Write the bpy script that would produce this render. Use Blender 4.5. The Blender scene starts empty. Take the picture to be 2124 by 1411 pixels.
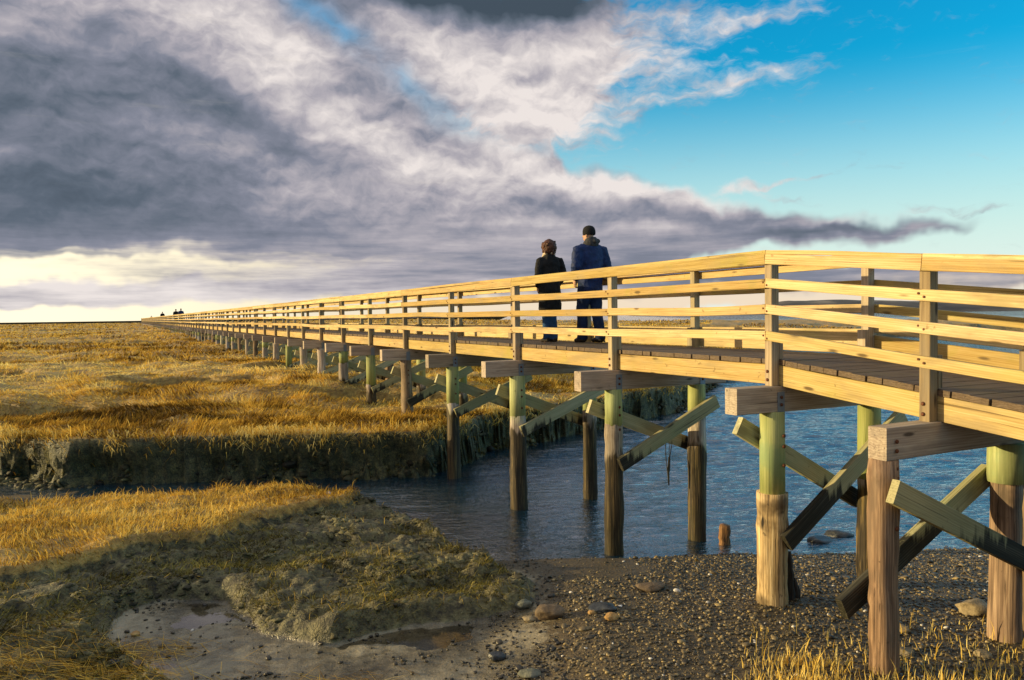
import bpy, bmesh, math, random
import numpy as np
from mathutils import Vector, Matrix, Euler
R = math.radians
C = bpy.context.scene.collection
scene = bpy.context.scene

# ------------------------------------------------------------------ camera
F_PX, PITCH, ROLL = 1654.7, R(1.792), R(0.799)
EYE = 3.05                                   # water surface is z = 0
cam = bpy.data.objects.new('camera', bpy.data.cameras.new('camera')); C.objects.link(cam)
cam.data.sensor_width = 36; cam.data.lens = 36 * F_PX / 2124
cam.data.clip_start = .05; cam.data.clip_end = 6000
cam.matrix_world = Matrix.Translation((0, 0, EYE)) @ Matrix.Rotation(R(90) - PITCH, 4, 'X') @ Matrix.Rotation(-ROLL, 4, 'Z')
scene.camera = cam

# ------------------------------------------------------------------ light, sky, exposure
SUN_EL = R(9.8)
TRAVEL = Vector((.9976 * math.cos(SUN_EL), -.070 * math.cos(SUN_EL), -math.sin(SUN_EL)))
sun = bpy.data.objects.new('sun', bpy.data.lights.new('sun', 'SUN')); C.objects.link(sun)
sun.data.energy = 5.0; sun.data.angle = R(.5); sun.data.color = (1, .77, .385)
sun.rotation_euler = TRAVEL.to_track_quat('-Z', 'Y').to_euler()
scene.view_settings.view_transform = 'Standard'; scene.view_settings.look = 'None'
scene.view_settings.exposure = .38; scene.view_settings.gamma = 1
scene.cycles.max_bounces = 6; scene.cycles.diffuse_bounces = 3; scene.cycles.transparent_max_bounces = 8
scene.cycles.caustics_reflective = False; scene.cycles.caustics_refractive = False
scene.cycles.use_denoising = True

def ray(x, y):                               # direction of a point of the 2124 x 1411 picture
    xr, yr = x - 1062, 705.5 - y
    c, s = math.cos(-ROLL), math.sin(-ROLL); X = xr * c - yr * s; Y = xr * s + yr * c
    c, s = math.cos(PITCH), math.sin(PITCH)
    return Vector((X, F_PX * c + Y * s, -F_PX * s + Y * c))
def at(x, y, z):                             # point of that direction at world height z
    r = ray(x, y); return r * ((z - EYE) / r.z) + Vector((0, 0, EYE))
def atY(x, y, Y):
    r = ray(x, y); return r * (Y / r.y) + Vector((0, 0, EYE))
def azel(x, y):
    r = ray(x, y); return math.degrees(math.atan2(r.x, r.y)), math.degrees(math.atan2(r.z, math.hypot(r.x, r.y)))

class NT:
    """small helper for node trees"""
    def __init__(s, t): s.t = t; s.n = t.nodes; s.l = t.links
    def new(s, typ, ins=None, **kw):
        n = s.n.new(typ)
        for k, v in kw.items(): setattr(n, k, v)
        for k, v in (ins or {}).items():
            if isinstance(v, bpy.types.NodeSocket): s.l.new(v, n.inputs[k])
            else: n.inputs[k].default_value = v
        return n
    def m(s, op, a, b=0., c=0., clamp=False):
        n = s.n.new('ShaderNodeMath'); n.operation = op; n.use_clamp = clamp
        for i, v in enumerate((a, b, c)):
            if isinstance(v, bpy.types.NodeSocket): s.l.new(v, n.inputs[i])
            else: n.inputs[i].default_value = v
        return n.outputs[0]
    def noise(s, vec, scale, detail=4, rough=.55, dist=0., out=0):
        n = s.new('ShaderNodeTexNoise', {'Scale': scale, 'Detail': detail, 'Roughness': rough, 'Distortion': dist})
        if vec is not None: s.l.new(vec, n.inputs['Vector'])
        return n.outputs[out]
    def mapr(s, v, a, b, c=0., d=1., kind='SMOOTHSTEP'):
        n = s.n.new('ShaderNodeMapRange'); n.interpolation_type = kind
        s.l.new(v, n.inputs[0])
        for i, q in enumerate((a, b, c, d)):
            if isinstance(q, bpy.types.NodeSocket): s.l.new(q, n.inputs[i + 1])
            else: n.inputs[i + 1].default_value = q
        return n.outputs[0]
    def ramp(s, v, stops, interp='LINEAR'):
        n = s.n.new('ShaderNodeValToRGB'); n.color_ramp.interpolation = interp
        e = n.color_ramp.elements
        while len(e) < len(stops): e.new(.5)
        for i, (p, c) in enumerate(stops):
            e[i].position = p; e[i].color = (*c, 1)
        s.l.new(v, n.inputs[0]); return n.outputs[0]
    def mix(s, f, a, b, mode='MIX'):
        n = s.n.new('ShaderNodeMix'); n.data_type = 'RGBA'; n.blend_type = mode
        for i, v in ((0, f), (6, a), (7, b)):
            if isinstance(v, bpy.types.NodeSocket): s.l.new(v, n.inputs[i])
            elif i == 0: n.inputs[0].default_value = v
            else: n.inputs[i].default_value = (*v, 1)
        return n.outputs[2]

def build_world():
    w = bpy.data.worlds.new('World'); scene.world = w; w.use_nodes = True
    t = NT(w.node_tree); t.n.clear()
    sky = t.new('ShaderNodeTexSky'); sky.sky_type = 'NISHITA'; sky.sun_disc = False
    sky.sun_elevation = SUN_EL; sky.sun_rotation = R(-90 + 4)
    sky.air_density = 1.3; sky.dust_density = .4; sky.ozone_density = 2.5
    tc = t.new('ShaderNodeTexCoord'); g = tc.outputs['Generated']
    sp = t.new('ShaderNodeSeparateXYZ', {0: g})
    az = t.m('MULTIPLY', t.m('ARCTAN2', sp.outputs[0], sp.outputs[1]), 180 / math.pi)
    el = t.m('MULTIPLY', t.m('ARCSINE', sp.outputs[2]), 180 / math.pi)
    # coordinates for the cloud noise: stretched along the horizon near it, as a cloud deck is
    k = t.m('ADD', t.m('MAXIMUM', sp.outputs[2], 0.), .16)
    px = t.m('DIVIDE', sp.outputs[0], k); py = t.m('DIVIDE', sp.outputs[1], k)
    P = t.new('ShaderNodeCombineXYZ', {0: px, 1: py, 2: .3}).outputs[0]
    A = t.new('ShaderNodeCombineXYZ', {0: az, 1: el, 2: 0.}).outputs[0]
    # rotated copy so that the streaks run from the upper left to the lower right
    Ar = t.new('ShaderNodeMapping', {0: A, 'Rotation': (0, 0, R(27)), 'Scale': (.55, 1.5, 1)}).outputs[0]
    w1 = t.noise(A, .10, 3, .5, out=1)
    warp = t.new('ShaderNodeVectorMath', {0: w1, 1: (.5, .5, .5)}, operation='SUBTRACT').outputs[0]
    warp = t.new('ShaderNodeVectorMath', {0: warp, 'Scale': 9.}, operation='SCALE').outputs[0]
    Aw = t.new('ShaderNodeVectorMath', {0: A, 1: warp}, operation='ADD').outputs[0]
    w2 = t.noise(A, .30, 3, .55, out=1)
    warp2 = t.new('ShaderNodeVectorMath', {0: w2, 1: (.5, .5, .5)}, operation='SUBTRACT').outputs[0]
    warp2 = t.new('ShaderNodeVectorMath', {0: warp2, 'Scale': 2.6}, operation='SCALE').outputs[0]
    Ab = t.new('ShaderNodeVectorMath', {0: A, 1: warp2}, operation='ADD').outputs[0]
    Ab2 = t.new('ShaderNodeVectorMath', {0: t.new('ShaderNodeVectorMath', {0: warp, 'Scale': .22}, operation='SCALE').outputs[0], 1: Ab}, operation='ADD').outputs[0]
    Arb = t.new('ShaderNodeMapping', {0: Ab, 'Rotation': (0, 0, R(24)), 'Scale': (.72, 1.25, 1)}).outputs[0]
    nb = t.noise(Ar, .15, 6, .50)                                   # large streaky billows
    nf = t.noise(Arb, .24, 9, .56)                                    # finer billows
    Ah = t.new('ShaderNodeMapping', {0: A, 'Scale': (.18, 1.7, 1)}).outputs[0]
    nh = t.noise(Ah, .42, 6, .6)                                    # flat streaks low over the horizon
    nh2 = t.noise(Ah, 1.1, 5, .6)
    def blobs(lst, coord):
        acc = None
        for (x, y, rx, ry, rot, amp) in lst:
            a, e = azel(x, y); deg = math.degrees(1 / F_PX)
            mp = t.n.new('ShaderNodeMapping'); mp.vector_type = 'TEXTURE'
            # (each blob waits for the one before: keeps the shader's stack short)
            cin = coord if acc is None else t.new('ShaderNodeVectorMath', {0: acc, 1: (1e-7, 1e-7, 1e-7), 2: coord}, operation='MULTIPLY_ADD').outputs[0]
            t.l.new(cin, mp.inputs[0])
            mp.inputs['Location'].default_value = (a, e, 0); mp.inputs['Rotation'].default_value = (0, 0, R(-rot))
            mp.inputs['Scale'].default_value = (rx * deg, ry * deg, 1e6)
            d = t.new('ShaderNodeVectorMath', {0: mp.outputs[0], 1: mp.outputs[0]}, operation='DOT_PRODUCT').outputs['Value']
            v = t.m('MULTIPLY', t.m('POWER', .3679, d), amp)
            acc = v if acc is None else t.m('ADD', acc, v)
        return acc
    def curve(v, pts, dflt_lo, dflt_hi):                            # piecewise az -> el
        pts = [azel(*p) for p in pts]
        n = t.n.new('ShaderNodeFloatCurve'); cm = n.mapping.curves[0]
        a0, a1, e0, e1 = -60., 60., -20., 60.
        ps = [(a0, dflt_lo)] + pts + [(a1, dflt_hi)]
        q = [((a - a0) / (a1 - a0), (e - e0) / (e1 - e0)) for a, e in ps]
        cm.points[0].location = q[0]; cm.points[1].location = q[-1]
        for s_ in q[1:-1]: cm.points.new(*s_)
        for pnt in cm.points: pnt.handle_type = 'VECTOR'
        n.mapping.update()
        t.l.new(t.m('DIVIDE', t.m('SUBTRACT', v, a0), a1 - a0, clamp=True), n.inputs['Value'])
        return t.m('ADD', t.m('MULTIPLY', n.outputs[0], e1 - e0), e0)
    sb = t.new('ShaderNodeSeparateXYZ', {0: Ab2}); azw, elw = sb.outputs[0], sb.outputs[1]
    top = curve(azw, [(960, -300), (1080, 120), (1140, 300), (1185, 345), (1300, 372), (1420, 405), (1600, 436), (1760, 450), (1900, 447), (2010, 450), (2060, 470)], 59, 2)
    bot = curve(azw, [(1330, 640), (1430, 534), (1520, 516), (1600, 508), (1750, 492), (1900, 474), (2010, 460), (2060, 446)], -19, 12)
    d_main = t.m('MULTIPLY', t.mapr(t.m('SUBTRACT', top, elw), -.55, .55), t.mapr(t.m('SUBTRACT', elw, bot), -.45, .25))
    # wisps right of the bank and the holes in it
    wisp = blobs([(1060, 60, 190, 120, 0, 1.5), (1150, 120, 120, 130, 0, 1.1), (1040, 200, 150, 110, 0, 1.4), (1130, 250, 110, 40, -25, .9), (1290, 40, 150, 60, 10, .5), (1330, 135, 170, 40, 8, .6), (1440, 195, 150, 20, -6, .6),
                  (1540, 50, 110, 18, -5, .55), (1440, 30, 120, 26, 0, .45), (1560, 160, 120, 14, 0, .4), (1690, 110, 70, 12, -12, .4), (1650, 150, 80, 16, 0, .3),
                  (1290, 235, 100, 26, -30, .45), (1535, 386, 90, 9, -4, .62), (1650, 370, 95, 5, -9, .62), (1600, 402, 80, 9, 12, .6),
                  (2050, 440, 40, 9, 5, .55), (1960, 432, 60, 8, 0, .5), (1640, 20, 130, 20, -10, .35)], Ab)
    n_w = t.noise(t.new('ShaderNodeMapping', {0: Ab, 'Rotation': (0, 0, R(-8)), 'Scale': (.42, 1.35, 1)}).outputs[0], .95, 8, .62)
    d_wisp = t.mapr(t.m('ADD', wisp, t.m('MULTIPLY', t.m('SUBTRACT', n_w, .5), 2.1)), .12, 1.45)
    hole = blobs([(650, 25, 90, 26, 30, .38), (740, 90, 120, 26, 35, .42), (860, 190, 70, 20, 40, .3), (960, 250, 60, 22, 25, .4), (1090, 300, 50, 16, 25, .5)], Ab2)
    d_main = t.m('MULTIPLY', d_main, t.m('SUBTRACT', 1., t.m('MULTIPLY', hole, t.mapr(nf, .3, .6), clamp=True), clamp=True))
    low = blobs([(1850, 575, 420, 30, 0, .95), (1500, 575, 260, 36, 0, 1.), (1950, 590, 400, 16, 0, .3)], Ab)      # the band low over the far shore
    d_low = t.mapr(t.m('ADD', low, t.m('MULTIPLY', t.m('SUBTRACT', nh, .5), .9)), .25, .8)
    dens = t.m('MAXIMUM', t.m('MAXIMUM', d_main, d_wisp), d_low)
    # brightness of the cloud: dark slate at the left, lit cream along its right edge
    B = blobs([(0, 130, 500, 100, 8, -.20), (-40, 330, 480, 130, 5, -.26), (560, 270, 280, 36, 28, -.20), (120, 420, 420, 60, 0, -.12), (30, 20, 200, 60, 0, .06), (480, 60, 260, 60, 12, .26), (545, 65, 120, 36, 20, .16),
               (640, 225, 250, 40, 24, .22), (820, 300, 200, 40, 24, .26), (560, 330, 200, 26, 10, .10), (960, 385, 160, 46, 15, .14), (720, 140, 130, 36, 35, -.10), (1000, 170, 220, 80, 30, .20), (860, 70, 150, 36, 35, .24), (1150, 250, 120, 50, -20, .22),
               (960, -5, 280, 42, 2, -.78), (1130, 20, 100, 34, 10, -.40), (1180, 365, 120, 28, 12, .44), (1340, 398, 110, 22, 8, .34), (1110, 300, 75, 30, 35, -.20),
               (1460, 452, 240, 30, 5, -.22), (1750, 470, 220, 14, -3, -.26), (1850, 447, 160, 9, 0, .34), (1130, 430, 180, 36, 10, -.06), (880, 450, 400, 40, 5, .10), (380, 490, 480, 30, 2, -.10), (1180, 560, 500, 30, 0, -.16),
               (1350, 160, 300, 160, 0, .24), (1560, 390, 170, 40, 0, .45), (150, 615, 620, 34, 0, .42), (750, 560, 420, 44, 0, .16), (1560, 60, 240, 80, 0, .30), (1850, 580, 400, 30, 0, -.12), (1330, 470, 180, 18, 5, .12), (760, 400, 300, 40, 8, .06)], Ab)
    bn = t.m('MULTIPLY', t.m('SUBTRACT', nb, .5), 1.0)
    fn = t.m('MULTIPLY', t.m('SUBTRACT', nf, .5), .50)
    # relief: compare the billow noise with itself a little towards the sun
    off = t.new('ShaderNodeVectorMath', {0: Arb, 1: (-.5, .5, 0)}, operation='ADD').outputs[0]
    nf2 = t.noise(off, .24, 9, .56)
    rel = t.m('MULTIPLY', t.m('SUBTRACT', nf, nf2), 1.5)
    lowf = t.mapr(el, 9., 3.)                                        # low: billows give way to flat streaks
    hi = t.m('ADD', t.m('ADD', bn, fn), rel)
    st = t.m('ADD', t.m('MULTIPLY', t.m('SUBTRACT', nh, .5), 1.5), t.m('MULTIPLY', t.m('SUBTRACT', nh2, .5), .35))
    tex = t.m('ADD', t.m('MULTIPLY', hi, t.m('SUBTRACT', 1., lowf)), t.m('MULTIPLY', st, lowf))
    tex = t.m('MULTIPLY', t.m('MULTIPLY', tex, .86), t.m('MINIMUM', t.m('MAXIMUM', t.m('ADD', B, .85), .50), 1.05))
    Bv = t.m('ADD', t.m('ADD', B, .55), tex)
    ccol = t.ramp(Bv, [(0., (.060, .085, .115)), (.20, (.115, .145, .190)), (.42, (.235, .25, .315)), (.62, (.43, .405, .45)), (.84, (.67, .62, .62)), (1., (.85, .78, .75))])
    # clear sky
    hs = t.new('ShaderNodeHueSaturation', {'Saturation': 1.25, 'Value': 1., 'Color': sky.outputs[0]}).outputs[0]
    clear = t.mix(1., hs, CLEAR_TINT, 'MULTIPLY')
    G = 1 / (SKY_STRENGTH * 2 ** scene.view_settings.exposure)
    sc = lambda v, f: t.new('ShaderNodeVectorMath', {0: v, 'Scale': f}, operation='SCALE').outputs[0]
    pale = t.m('MULTIPLY', t.mapr(el, 17., 0.5), .93)
    clear = t.mix(pale, clear, tuple(G * c for c in (.84, .92, .88)))
    col = t.mix(dens, clear, sc(ccol, G))
    # the bright slot under the cloud deck towards the sun, cream and streaked
    gl = blobs([(-150, 566, 560, 18, 0, 1.25), (100, 545, 380, 10, 0, .7), (-60, 606, 420, 16, 0, -.6), (200, 654, 900, 15, 0, 1.1), (1000, 628, 900, 26, -1, .95), (620, 655, 500, 26, 0, .5), (1750, 622, 700, 22, 0, .75), (60, 520, 330, 7, 0, .5), (330, 540, 500, 8, 0, .45), (700, 530, 300, 7, 2, .35)], Ab)
    gl = t.m('ADD', gl, t.m('MULTIPLY', t.m('SUBTRACT', nh, .5), 1.7))
    gd = t.mapr(gl, .15, 1.25)
    gcol = t.ramp(t.mapr(az, -34., 12.), [(0., (1.25, 1.12, .80)), (.4, (.93, .82, .60)), (1., (.90, .74, .56))])
    col = t.mix(gd, col, sc(gcol, G))
    # the glow round the hidden sun, outside the picture to the left
    sg = t.mapr(az, -46., -72.); sg = t.m('MULTIPLY', sg, t.m('MULTIPLY', t.mapr(el, 26., 6.), t.mapr(az, -130., -105.)))
    col = t.mix(t.m('MULTIPLY', sg, .8), col, tuple(G * c for c in (2.4, 1.5, .7)))
    # broken bright cloud added overhead, out of view, as fill for shaded ground
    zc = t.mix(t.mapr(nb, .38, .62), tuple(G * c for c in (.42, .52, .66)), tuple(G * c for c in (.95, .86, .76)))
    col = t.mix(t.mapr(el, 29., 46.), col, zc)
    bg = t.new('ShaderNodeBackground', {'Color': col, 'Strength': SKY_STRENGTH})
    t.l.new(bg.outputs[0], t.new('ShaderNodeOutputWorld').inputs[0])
    w.cycles.sampling_method = 'MANUAL'; w.cycles.sample_map_resolution = 512
SKY_STRENGTH = .12
CLEAR_TINT = (.05, 1.25, 1.62)
build_world()

# ------------------------------------------------------------------ helpers
def tag(o, label=None, cat=None, group=None, kind=None):
    for k, v in (('label', label), ('category', cat), ('group', group), ('kind', kind)):
        if v: o[k] = v
    return o
def empty(name, loc=(0, 0, 0), rz=0):
    o = bpy.data.objects.new(name, None); o.location = loc; o.rotation_euler = (0, 0, rz); o.empty_display_size = .2
    C.objects.link(o); return o
def mesh_np(name, V, T, mat, parent=None, smooth=False, attrs=None, quads=None):
    """mesh from numpy arrays of triangles and, if given, quads"""
    me = bpy.data.meshes.new(name)
    V = np.asarray(V, dtype=np.float32); T = np.asarray(T, dtype=np.int32).reshape(-1, 3)
    Q = np.zeros((0, 4), np.int32) if quads is None else np.asarray(quads, dtype=np.int32)
    nl = T.size + Q.size; npoly = len(T) + len(Q)
    me.vertices.add(len(V)); me.vertices.foreach_set('co', V.ravel())
    me.loops.add(nl); me.loops.foreach_set('vertex_index', np.concatenate([T.ravel(), Q.ravel()]))
    me.polygons.add(npoly)
    ls = np.concatenate([np.arange(len(T)) * 3, T.size + np.arange(len(Q)) * 4]).astype(np.int32)
    me.polygons.foreach_set('loop_start', ls)
    if smooth: me.polygons.foreach_set('use_smooth', np.ones(npoly, bool))
    for an, arr in (attrs or {}).items():
        at_ = me.attributes.new(an, 'FLOAT_COLOR', 'POINT')
        a4 = np.ones((len(V), 4), np.float32); a4[:, :arr.shape[1]] = arr
        at_.data.foreach_set('color', a4.ravel())
    me.update(calc_edges=True)
    o = bpy.data.objects.new(name, me)
    if mat: me.materials.append(mat)
    C.objects.link(o); o.parent = parent
    return o
class MB:
    """collects boxes, boards and tubes; build() links them as ONE mesh object"""
    def __init__(s): s.v = []; s.f = []; s.n = 0
    def add(s, vs, fs):
        s.v += [tuple(v) for v in vs]; s.f += [tuple(i + s.n for i in f) for f in fs]; s.n += len(vs)
    def beam(s, a, b, w, h, up=(0, 0, 1), ch=.004, n=1, bow=0, seed=0, side=None):
        """chamfered timber from a to b, w wide and h high"""
        a = Vector(a); b = Vector(b); d = (b - a); L = d.length; d.normalize()
        S = Vector(side) if side is not None else Vector(up).cross(d); S.normalize(); U = d.cross(S)
        rnd = random.Random(seed); ph = rnd.uniform(0, 6); am = rnd.uniform(-1, 1) * bow; am2 = rnd.uniform(-1, 1) * bow * .7
        pr = [(-w/2+ch, -h/2), (w/2-ch, -h/2), (w/2, -h/2+ch), (w/2, h/2-ch), (w/2-ch, h/2), (-w/2+ch, h/2), (-w/2, h/2-ch), (-w/2, -h/2+ch)]
        vs = []
        for i in range(n + 1):
            t = i / n; c = a + d * (L * t) + U * (am * math.sin(math.pi * t) + am2 * math.sin(2 * math.pi * t + ph) * (1 if n > 1 else 0)) + S * (am2 * .5 * math.sin(math.pi * t))
            vs += [c + S * x + U * y for x, y in pr]
        fs = [(i*8+j, i*8+(j+1) % 8, (i+1)*8+(j+1) % 8, (i+1)*8+j) for i in range(n) for j in range(8)]
        fs += [tuple(reversed(range(8))), tuple(n*8+j for j in range(8))]
        s.add(vs, fs)
    def tube(s, pts, rad, seg=14, cap=True, wob=0, seed=0, ry=None):
        rnd = random.Random(seed); pts = [Vector(p) for p in pts]; m = len(pts); vs = []
        ph = [rnd.uniform(0, 6.28) for _ in range(4)]
        ref = Vector((1, 0, 0))
        for i, p in enumerate(pts):
            d = (pts[min(i+1, m-1)] - pts[max(i-1, 0)]).normalized()
            u = ref - d * ref.dot(d)
            if u.length < .1: u = Vector((0, 1, 0)) - d * d.y
            u.normalize(); v = d.cross(u)
            for j in range(seg):
                a = 2 * math.pi * j / seg; r = rad[i]
                k = 1 + wob * (math.sin(3*a + ph[0]) * .5 + math.sin(5*a + ph[1] + i*.3) * .35 + math.sin(2*a + ph[2] + i*.5) * .4)
                q = (ry[i] / rad[i]) if ry else 1
                vs.append(p + u * (r * k * math.cos(a)) + v * (r * q * k * math.sin(a)))
        fs = [(i*seg+j, i*seg+(j+1) % seg, (i+1)*seg+(j+1) % seg, (i+1)*seg+j) for i in range(m-1) for j in range(seg)]
        if cap: fs += [tuple(reversed(range(seg))), tuple((m-1)*seg+j for j in range(seg))]
        s.add(vs, fs)
    def disc(s, c, nrm, r, t, seg=8):
        c = Vector(c); nrm = Vector(nrm).normalized()
        s.tube([c, c + nrm * t * .6, c + nrm * t], [r, r, r * .55], seg)
    def build(s, name, mat, parent=None, smooth=False, origin=None):
        me = bpy.data.meshes.new(name)
        vs = s.v
        if origin is not None: vs = [(v[0]-origin[0], v[1]-origin[1], v[2]-origin[2]) for v in vs]
        me.from_pydata(vs, [], s.f); me.materials.append(mat)
        if smooth: me.polygons.foreach_set('use_smooth', [True] * len(me.polygons))
        me.update()
        o = bpy.data.objects.new(name, me); C.objects.link(o); o.parent = parent
        if origin is not None: o.location = origin
        return o

# value noise in numpy
def _h(ix, iy, seed):
    n = (ix.astype(np.int64) * 374761393 + iy.astype(np.int64) * 668265263 + seed * 1442695041) & 0x7fffffff
    n = ((n ^ (n >> 13)) * 1274126177) & 0x7fffffff
    return ((n ^ (n >> 16)) & 0xffff) / 65535.
def vn(x, y, seed=0):
    ix = np.floor(x); iy = np.floor(y); fx = x - ix; fy = y - iy
    fx = fx * fx * fx * (fx * (fx * 6 - 15) + 10); fy = fy * fy * fy * (fy * (fy * 6 - 15) + 10)
    a = _h(ix, iy, seed); b = _h(ix + 1, iy, seed); c = _h(ix, iy + 1, seed); d = _h(ix + 1, iy + 1, seed)
    return (a + (b - a) * fx) * (1 - fy) + (c + (d - c) * fx) * fy
def fbm(x, y, seed=0, oct=4, g=.5):
    s = 0; a = 1; tot = 0
    for i in range(oct):
        s = s + a * vn(x, y, seed + i * 17); tot += a; a *= g
        x, y = (x * .8 - y * .6) * 2.03, (x * .6 + y * .8) * 2.03
    return s / tot - .5
def sm(t):
    t = np.clip(t, 0, 1); return t * t * (3 - 2 * t)
def sdp(x, y, poly):
    """signed distance to a polygon, negative inside"""
    d = np.full(x.shape, 1e12); ins = np.zeros(x.shape, bool); n = len(poly)
    for i in range(n):
        ax, ay = poly[i]; bx, by = poly[(i+1) % n]; ex, ey = bx-ax, by-ay
        t = np.clip(((x-ax)*ex + (y-ay)*ey) / (ex*ex+ey*ey), 0, 1)
        d = np.minimum(d, (x-ax-t*ex)**2 + (y-ay-t*ey)**2)
        c = ((ay > y) != (by > y)) & (x < ex * (y-ay) / (ey if ey else 1e-9) + ax); ins ^= c
    d = np.sqrt(d); return np.where(ins, -d, d)

# ------------------------------------------------------------------ ground
a2 = lambda x, y, z: tuple(at(x, y, z))[:2]
MARSH = [(-900, 20), (-60, 18), (-20, 16.4), (-12.6, 16.3), (-10.9, 16.0), (-9.7, 15.3), (-8.7, 14.75), (-6.8, 14.75), (-5, 15.1), (-3.3, 15.0), (-1.6, 15.2), (-.95, 16.4), (-.5, 17.8), (1.63, 20), (4.86, 24),
         (8.85, 34), (18, 58), (40, 92), (140, 104), (900, 125), (900, 140), (120, 119), (62, 118), (20, 180), (-60, 470), (-900, 560)]
MOUND = [(-30, 10.5)] + [a2(0, 1022, .5), a2(250, 1008, .5), a2(500, 998, .48), a2(690, 1006, .42), a2(785, 1036, .2), a2(860, 1085, .1), a2(930, 1130, .08), a2(1010, 1168, .06), a2(1085, 1225, .06), a2(1075, 1262, .06),
         a2(960, 1282, .06), a2(820, 1300, .07), a2(700, 1325, .08), a2(600, 1310, .08), a2(560, 1275, .08), a2(480, 1236, .08), a2(420, 1240, .08), a2(330, 1243, .08), a2(245, 1270, .08), a2(185, 1305, .08), a2(190, 1345, .08), a2(260, 1390, .08), a2(330, 1450, .08)] + [(-3.2, 4), (-30, 4)]
PLAT = [(-30, 9.5), a2(0, 1185, .5), a2(150, 1150, .5), a2(320, 1112, .5), a2(420, 1098, .5), a2(500, 1062, .48), a2(600, 1040, .46), a2(700, 1028, .45), a2(735, 1018, .4), (-2.0, 14), (-30, 14)]
def ground(x, y):
    x = np.asarray(x, float); y = np.asarray(y, float)
    w1 = fbm(x*.9, y*.9, 3, 3); w2 = fbm(x*3.3, y*3.3, 5, 3)
    # beach and bed
    shore = 9.85 + .055 * x + .35 * fbm(x*.5, y*.2, 9, 2) - 2.0 * sm((-x - .0) / 3.)
    b = (shore - y)
    z = np.where(b > 0, .47 * (1 - np.exp(-b / 3.2)), b * .13 - .01)
    z = np.maximum(z, -1.5) + .015 * fbm(x*2.5, y*2.5, 11, 4)
    z = np.where(y > 13, np.maximum(z, -1.0), z)
    # wet sand bay at the lower left
    sand = sm((.9 - x) / 1.3) * sm((9.6 - y) / .8)
    z = z * (1 - sand) + sand * (.085 + .055 * fbm(x*1.3, y*1.5, 21, 4) + .012 * fbm(x*9, y*9, 23, 2))
    # near mud bank
    sd = sdp(x, y, MOUND) + .22 * w1 + .14 * w2 - .13 * sm((9.6 - y) / 1.0)
    sp = sdp(x, y, PLAT) + .3 * w1 + .16 * w2
    pl = sm((.06 - sp) / .14)
    lump = fbm(x*2.1, y*2.6, 35, 3)
    top = .19 + .10 * sm((-x - 3) / 2.) * sm((10.8 - y) / 1.) + .22 * pl + .15 * fbm(x*1.4, y*1.4, 31, 4) + (.10 * fbm(x*5, y*6, 33, 3) + .075 * fbm(x*13, y*14, 37, 3) + .07 * sm((lump - .02) / .05)) * (1 - .75 * pl)
    mm = sm((.10 - sd) / .24)
    z = z * (1 - mm) + np.maximum(top, z) * mm
    # far marsh
    wm = np.clip(y / 40, .5, 12)
    sdm = sdp(x, y, MARSH) + np.where(y < 60, .5 * w1 + .16 * w2, 14 * fbm(x*.03, y*.03, 41, 3) * np.clip((y-60)/60, 0, 1) + .5 * w1)
    mt = .86 + .42 * sm(-sdm / 9.) + .34 * sm((y - 40) / 60) + .46 * fbm(x*.22, y*.5, 51, 3) * sm(-sdm / 3) + .30 * fbm(x*1.0, y*1.3, 53, 3) * sm(-sdm / 1.2)
    fx = x * .02 + .6 * fbm(x*.012, y*.02, 61, 3); fy = y * .05 + 1.2 * fbm(x*.015, y*.03, 67, 3)
    cr = np.abs(fbm(fx, fy, 71, 2)); creek = sm((.030 - cr) / .02) * sm((y - 30) / 14)
    hol = np.zeros_like(x)
    for (hx, hy, rx, ry) in ((-11.6, 18.9, 2.8, 1.0), (-28, 37, 8, 1.9), (-13, 47, 6, 2.2), (-26, 60, 10, 3.0), (-44, 70, 10, 3.5), (-6.5, 30, 3.2, 1.2), (-34, 96, 16, 6), (-60, 130, 30, 9), (-20, 27, 4.5, 1.5), (-9, 23.5, 2.6, .8), (-3.5, 21, 2.0, .6)):
        hol = np.maximum(hol, sm(1.5 - ((x-hx+1.2*w1*ry)/rx)**2 - ((y-hy+1.5*w1*ry)/ry)**2))
    mt = mt - .85 * np.maximum(creek, hol)
    foot = fbm(x*.9, y*0 + 3, 83, 3)
    face = .56 * sm((.50 + .5 * foot - sdm) / .62) ** .8 + .44 * sm((-.02 - sdm) / .20)
    face = np.clip(face + (.30 * fbm(x*5, y*6, 81, 3) + .22 * fbm(x*13, y*13, 85, 2)) * np.sin(np.pi * face), 0, 1)
    z = z * (1 - face) + mt * face
    # tidal flat beyond the strip of marsh at the right
    fl = sm((y - 130) / 15) * sm((330 - y + 40 * fbm(x*.01, y*.01, 91, 2)) / 20) * sm((x - 5) / 60)
    z = np.maximum(z, fl * 1.68 - 1.6 + .12 * fbm(x*.03, y*.12, 93, 3))
    # higher ground outside the picture: left of the mud bank, and under the photographer
    z = np.maximum(z, 1.02 * sm((-x - 7.6) / 3.0) * sm((y - 1) / 2.) * sm((9.3 - y - .25 * (-x - 8)) / 1.6) * (1 + .1 * w1) - 1.6 * (1 - sm((-x - 7.0) / .8)))
    z = np.maximum(z, (1.35 + .1 * w1) * sm((3.6 - y) / 2.4) - 1.6 * sm((y - 3.6) / .5))
    return z, dict(sd=sd, sp=sp, sdm=sdm, pl=pl, mm=mm, face=face, sand=sand, hol=np.maximum(creek, hol), fl=fl)
def gz(x, y): return float(ground(np.array([x]), np.array([y]))[0][0])

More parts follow.
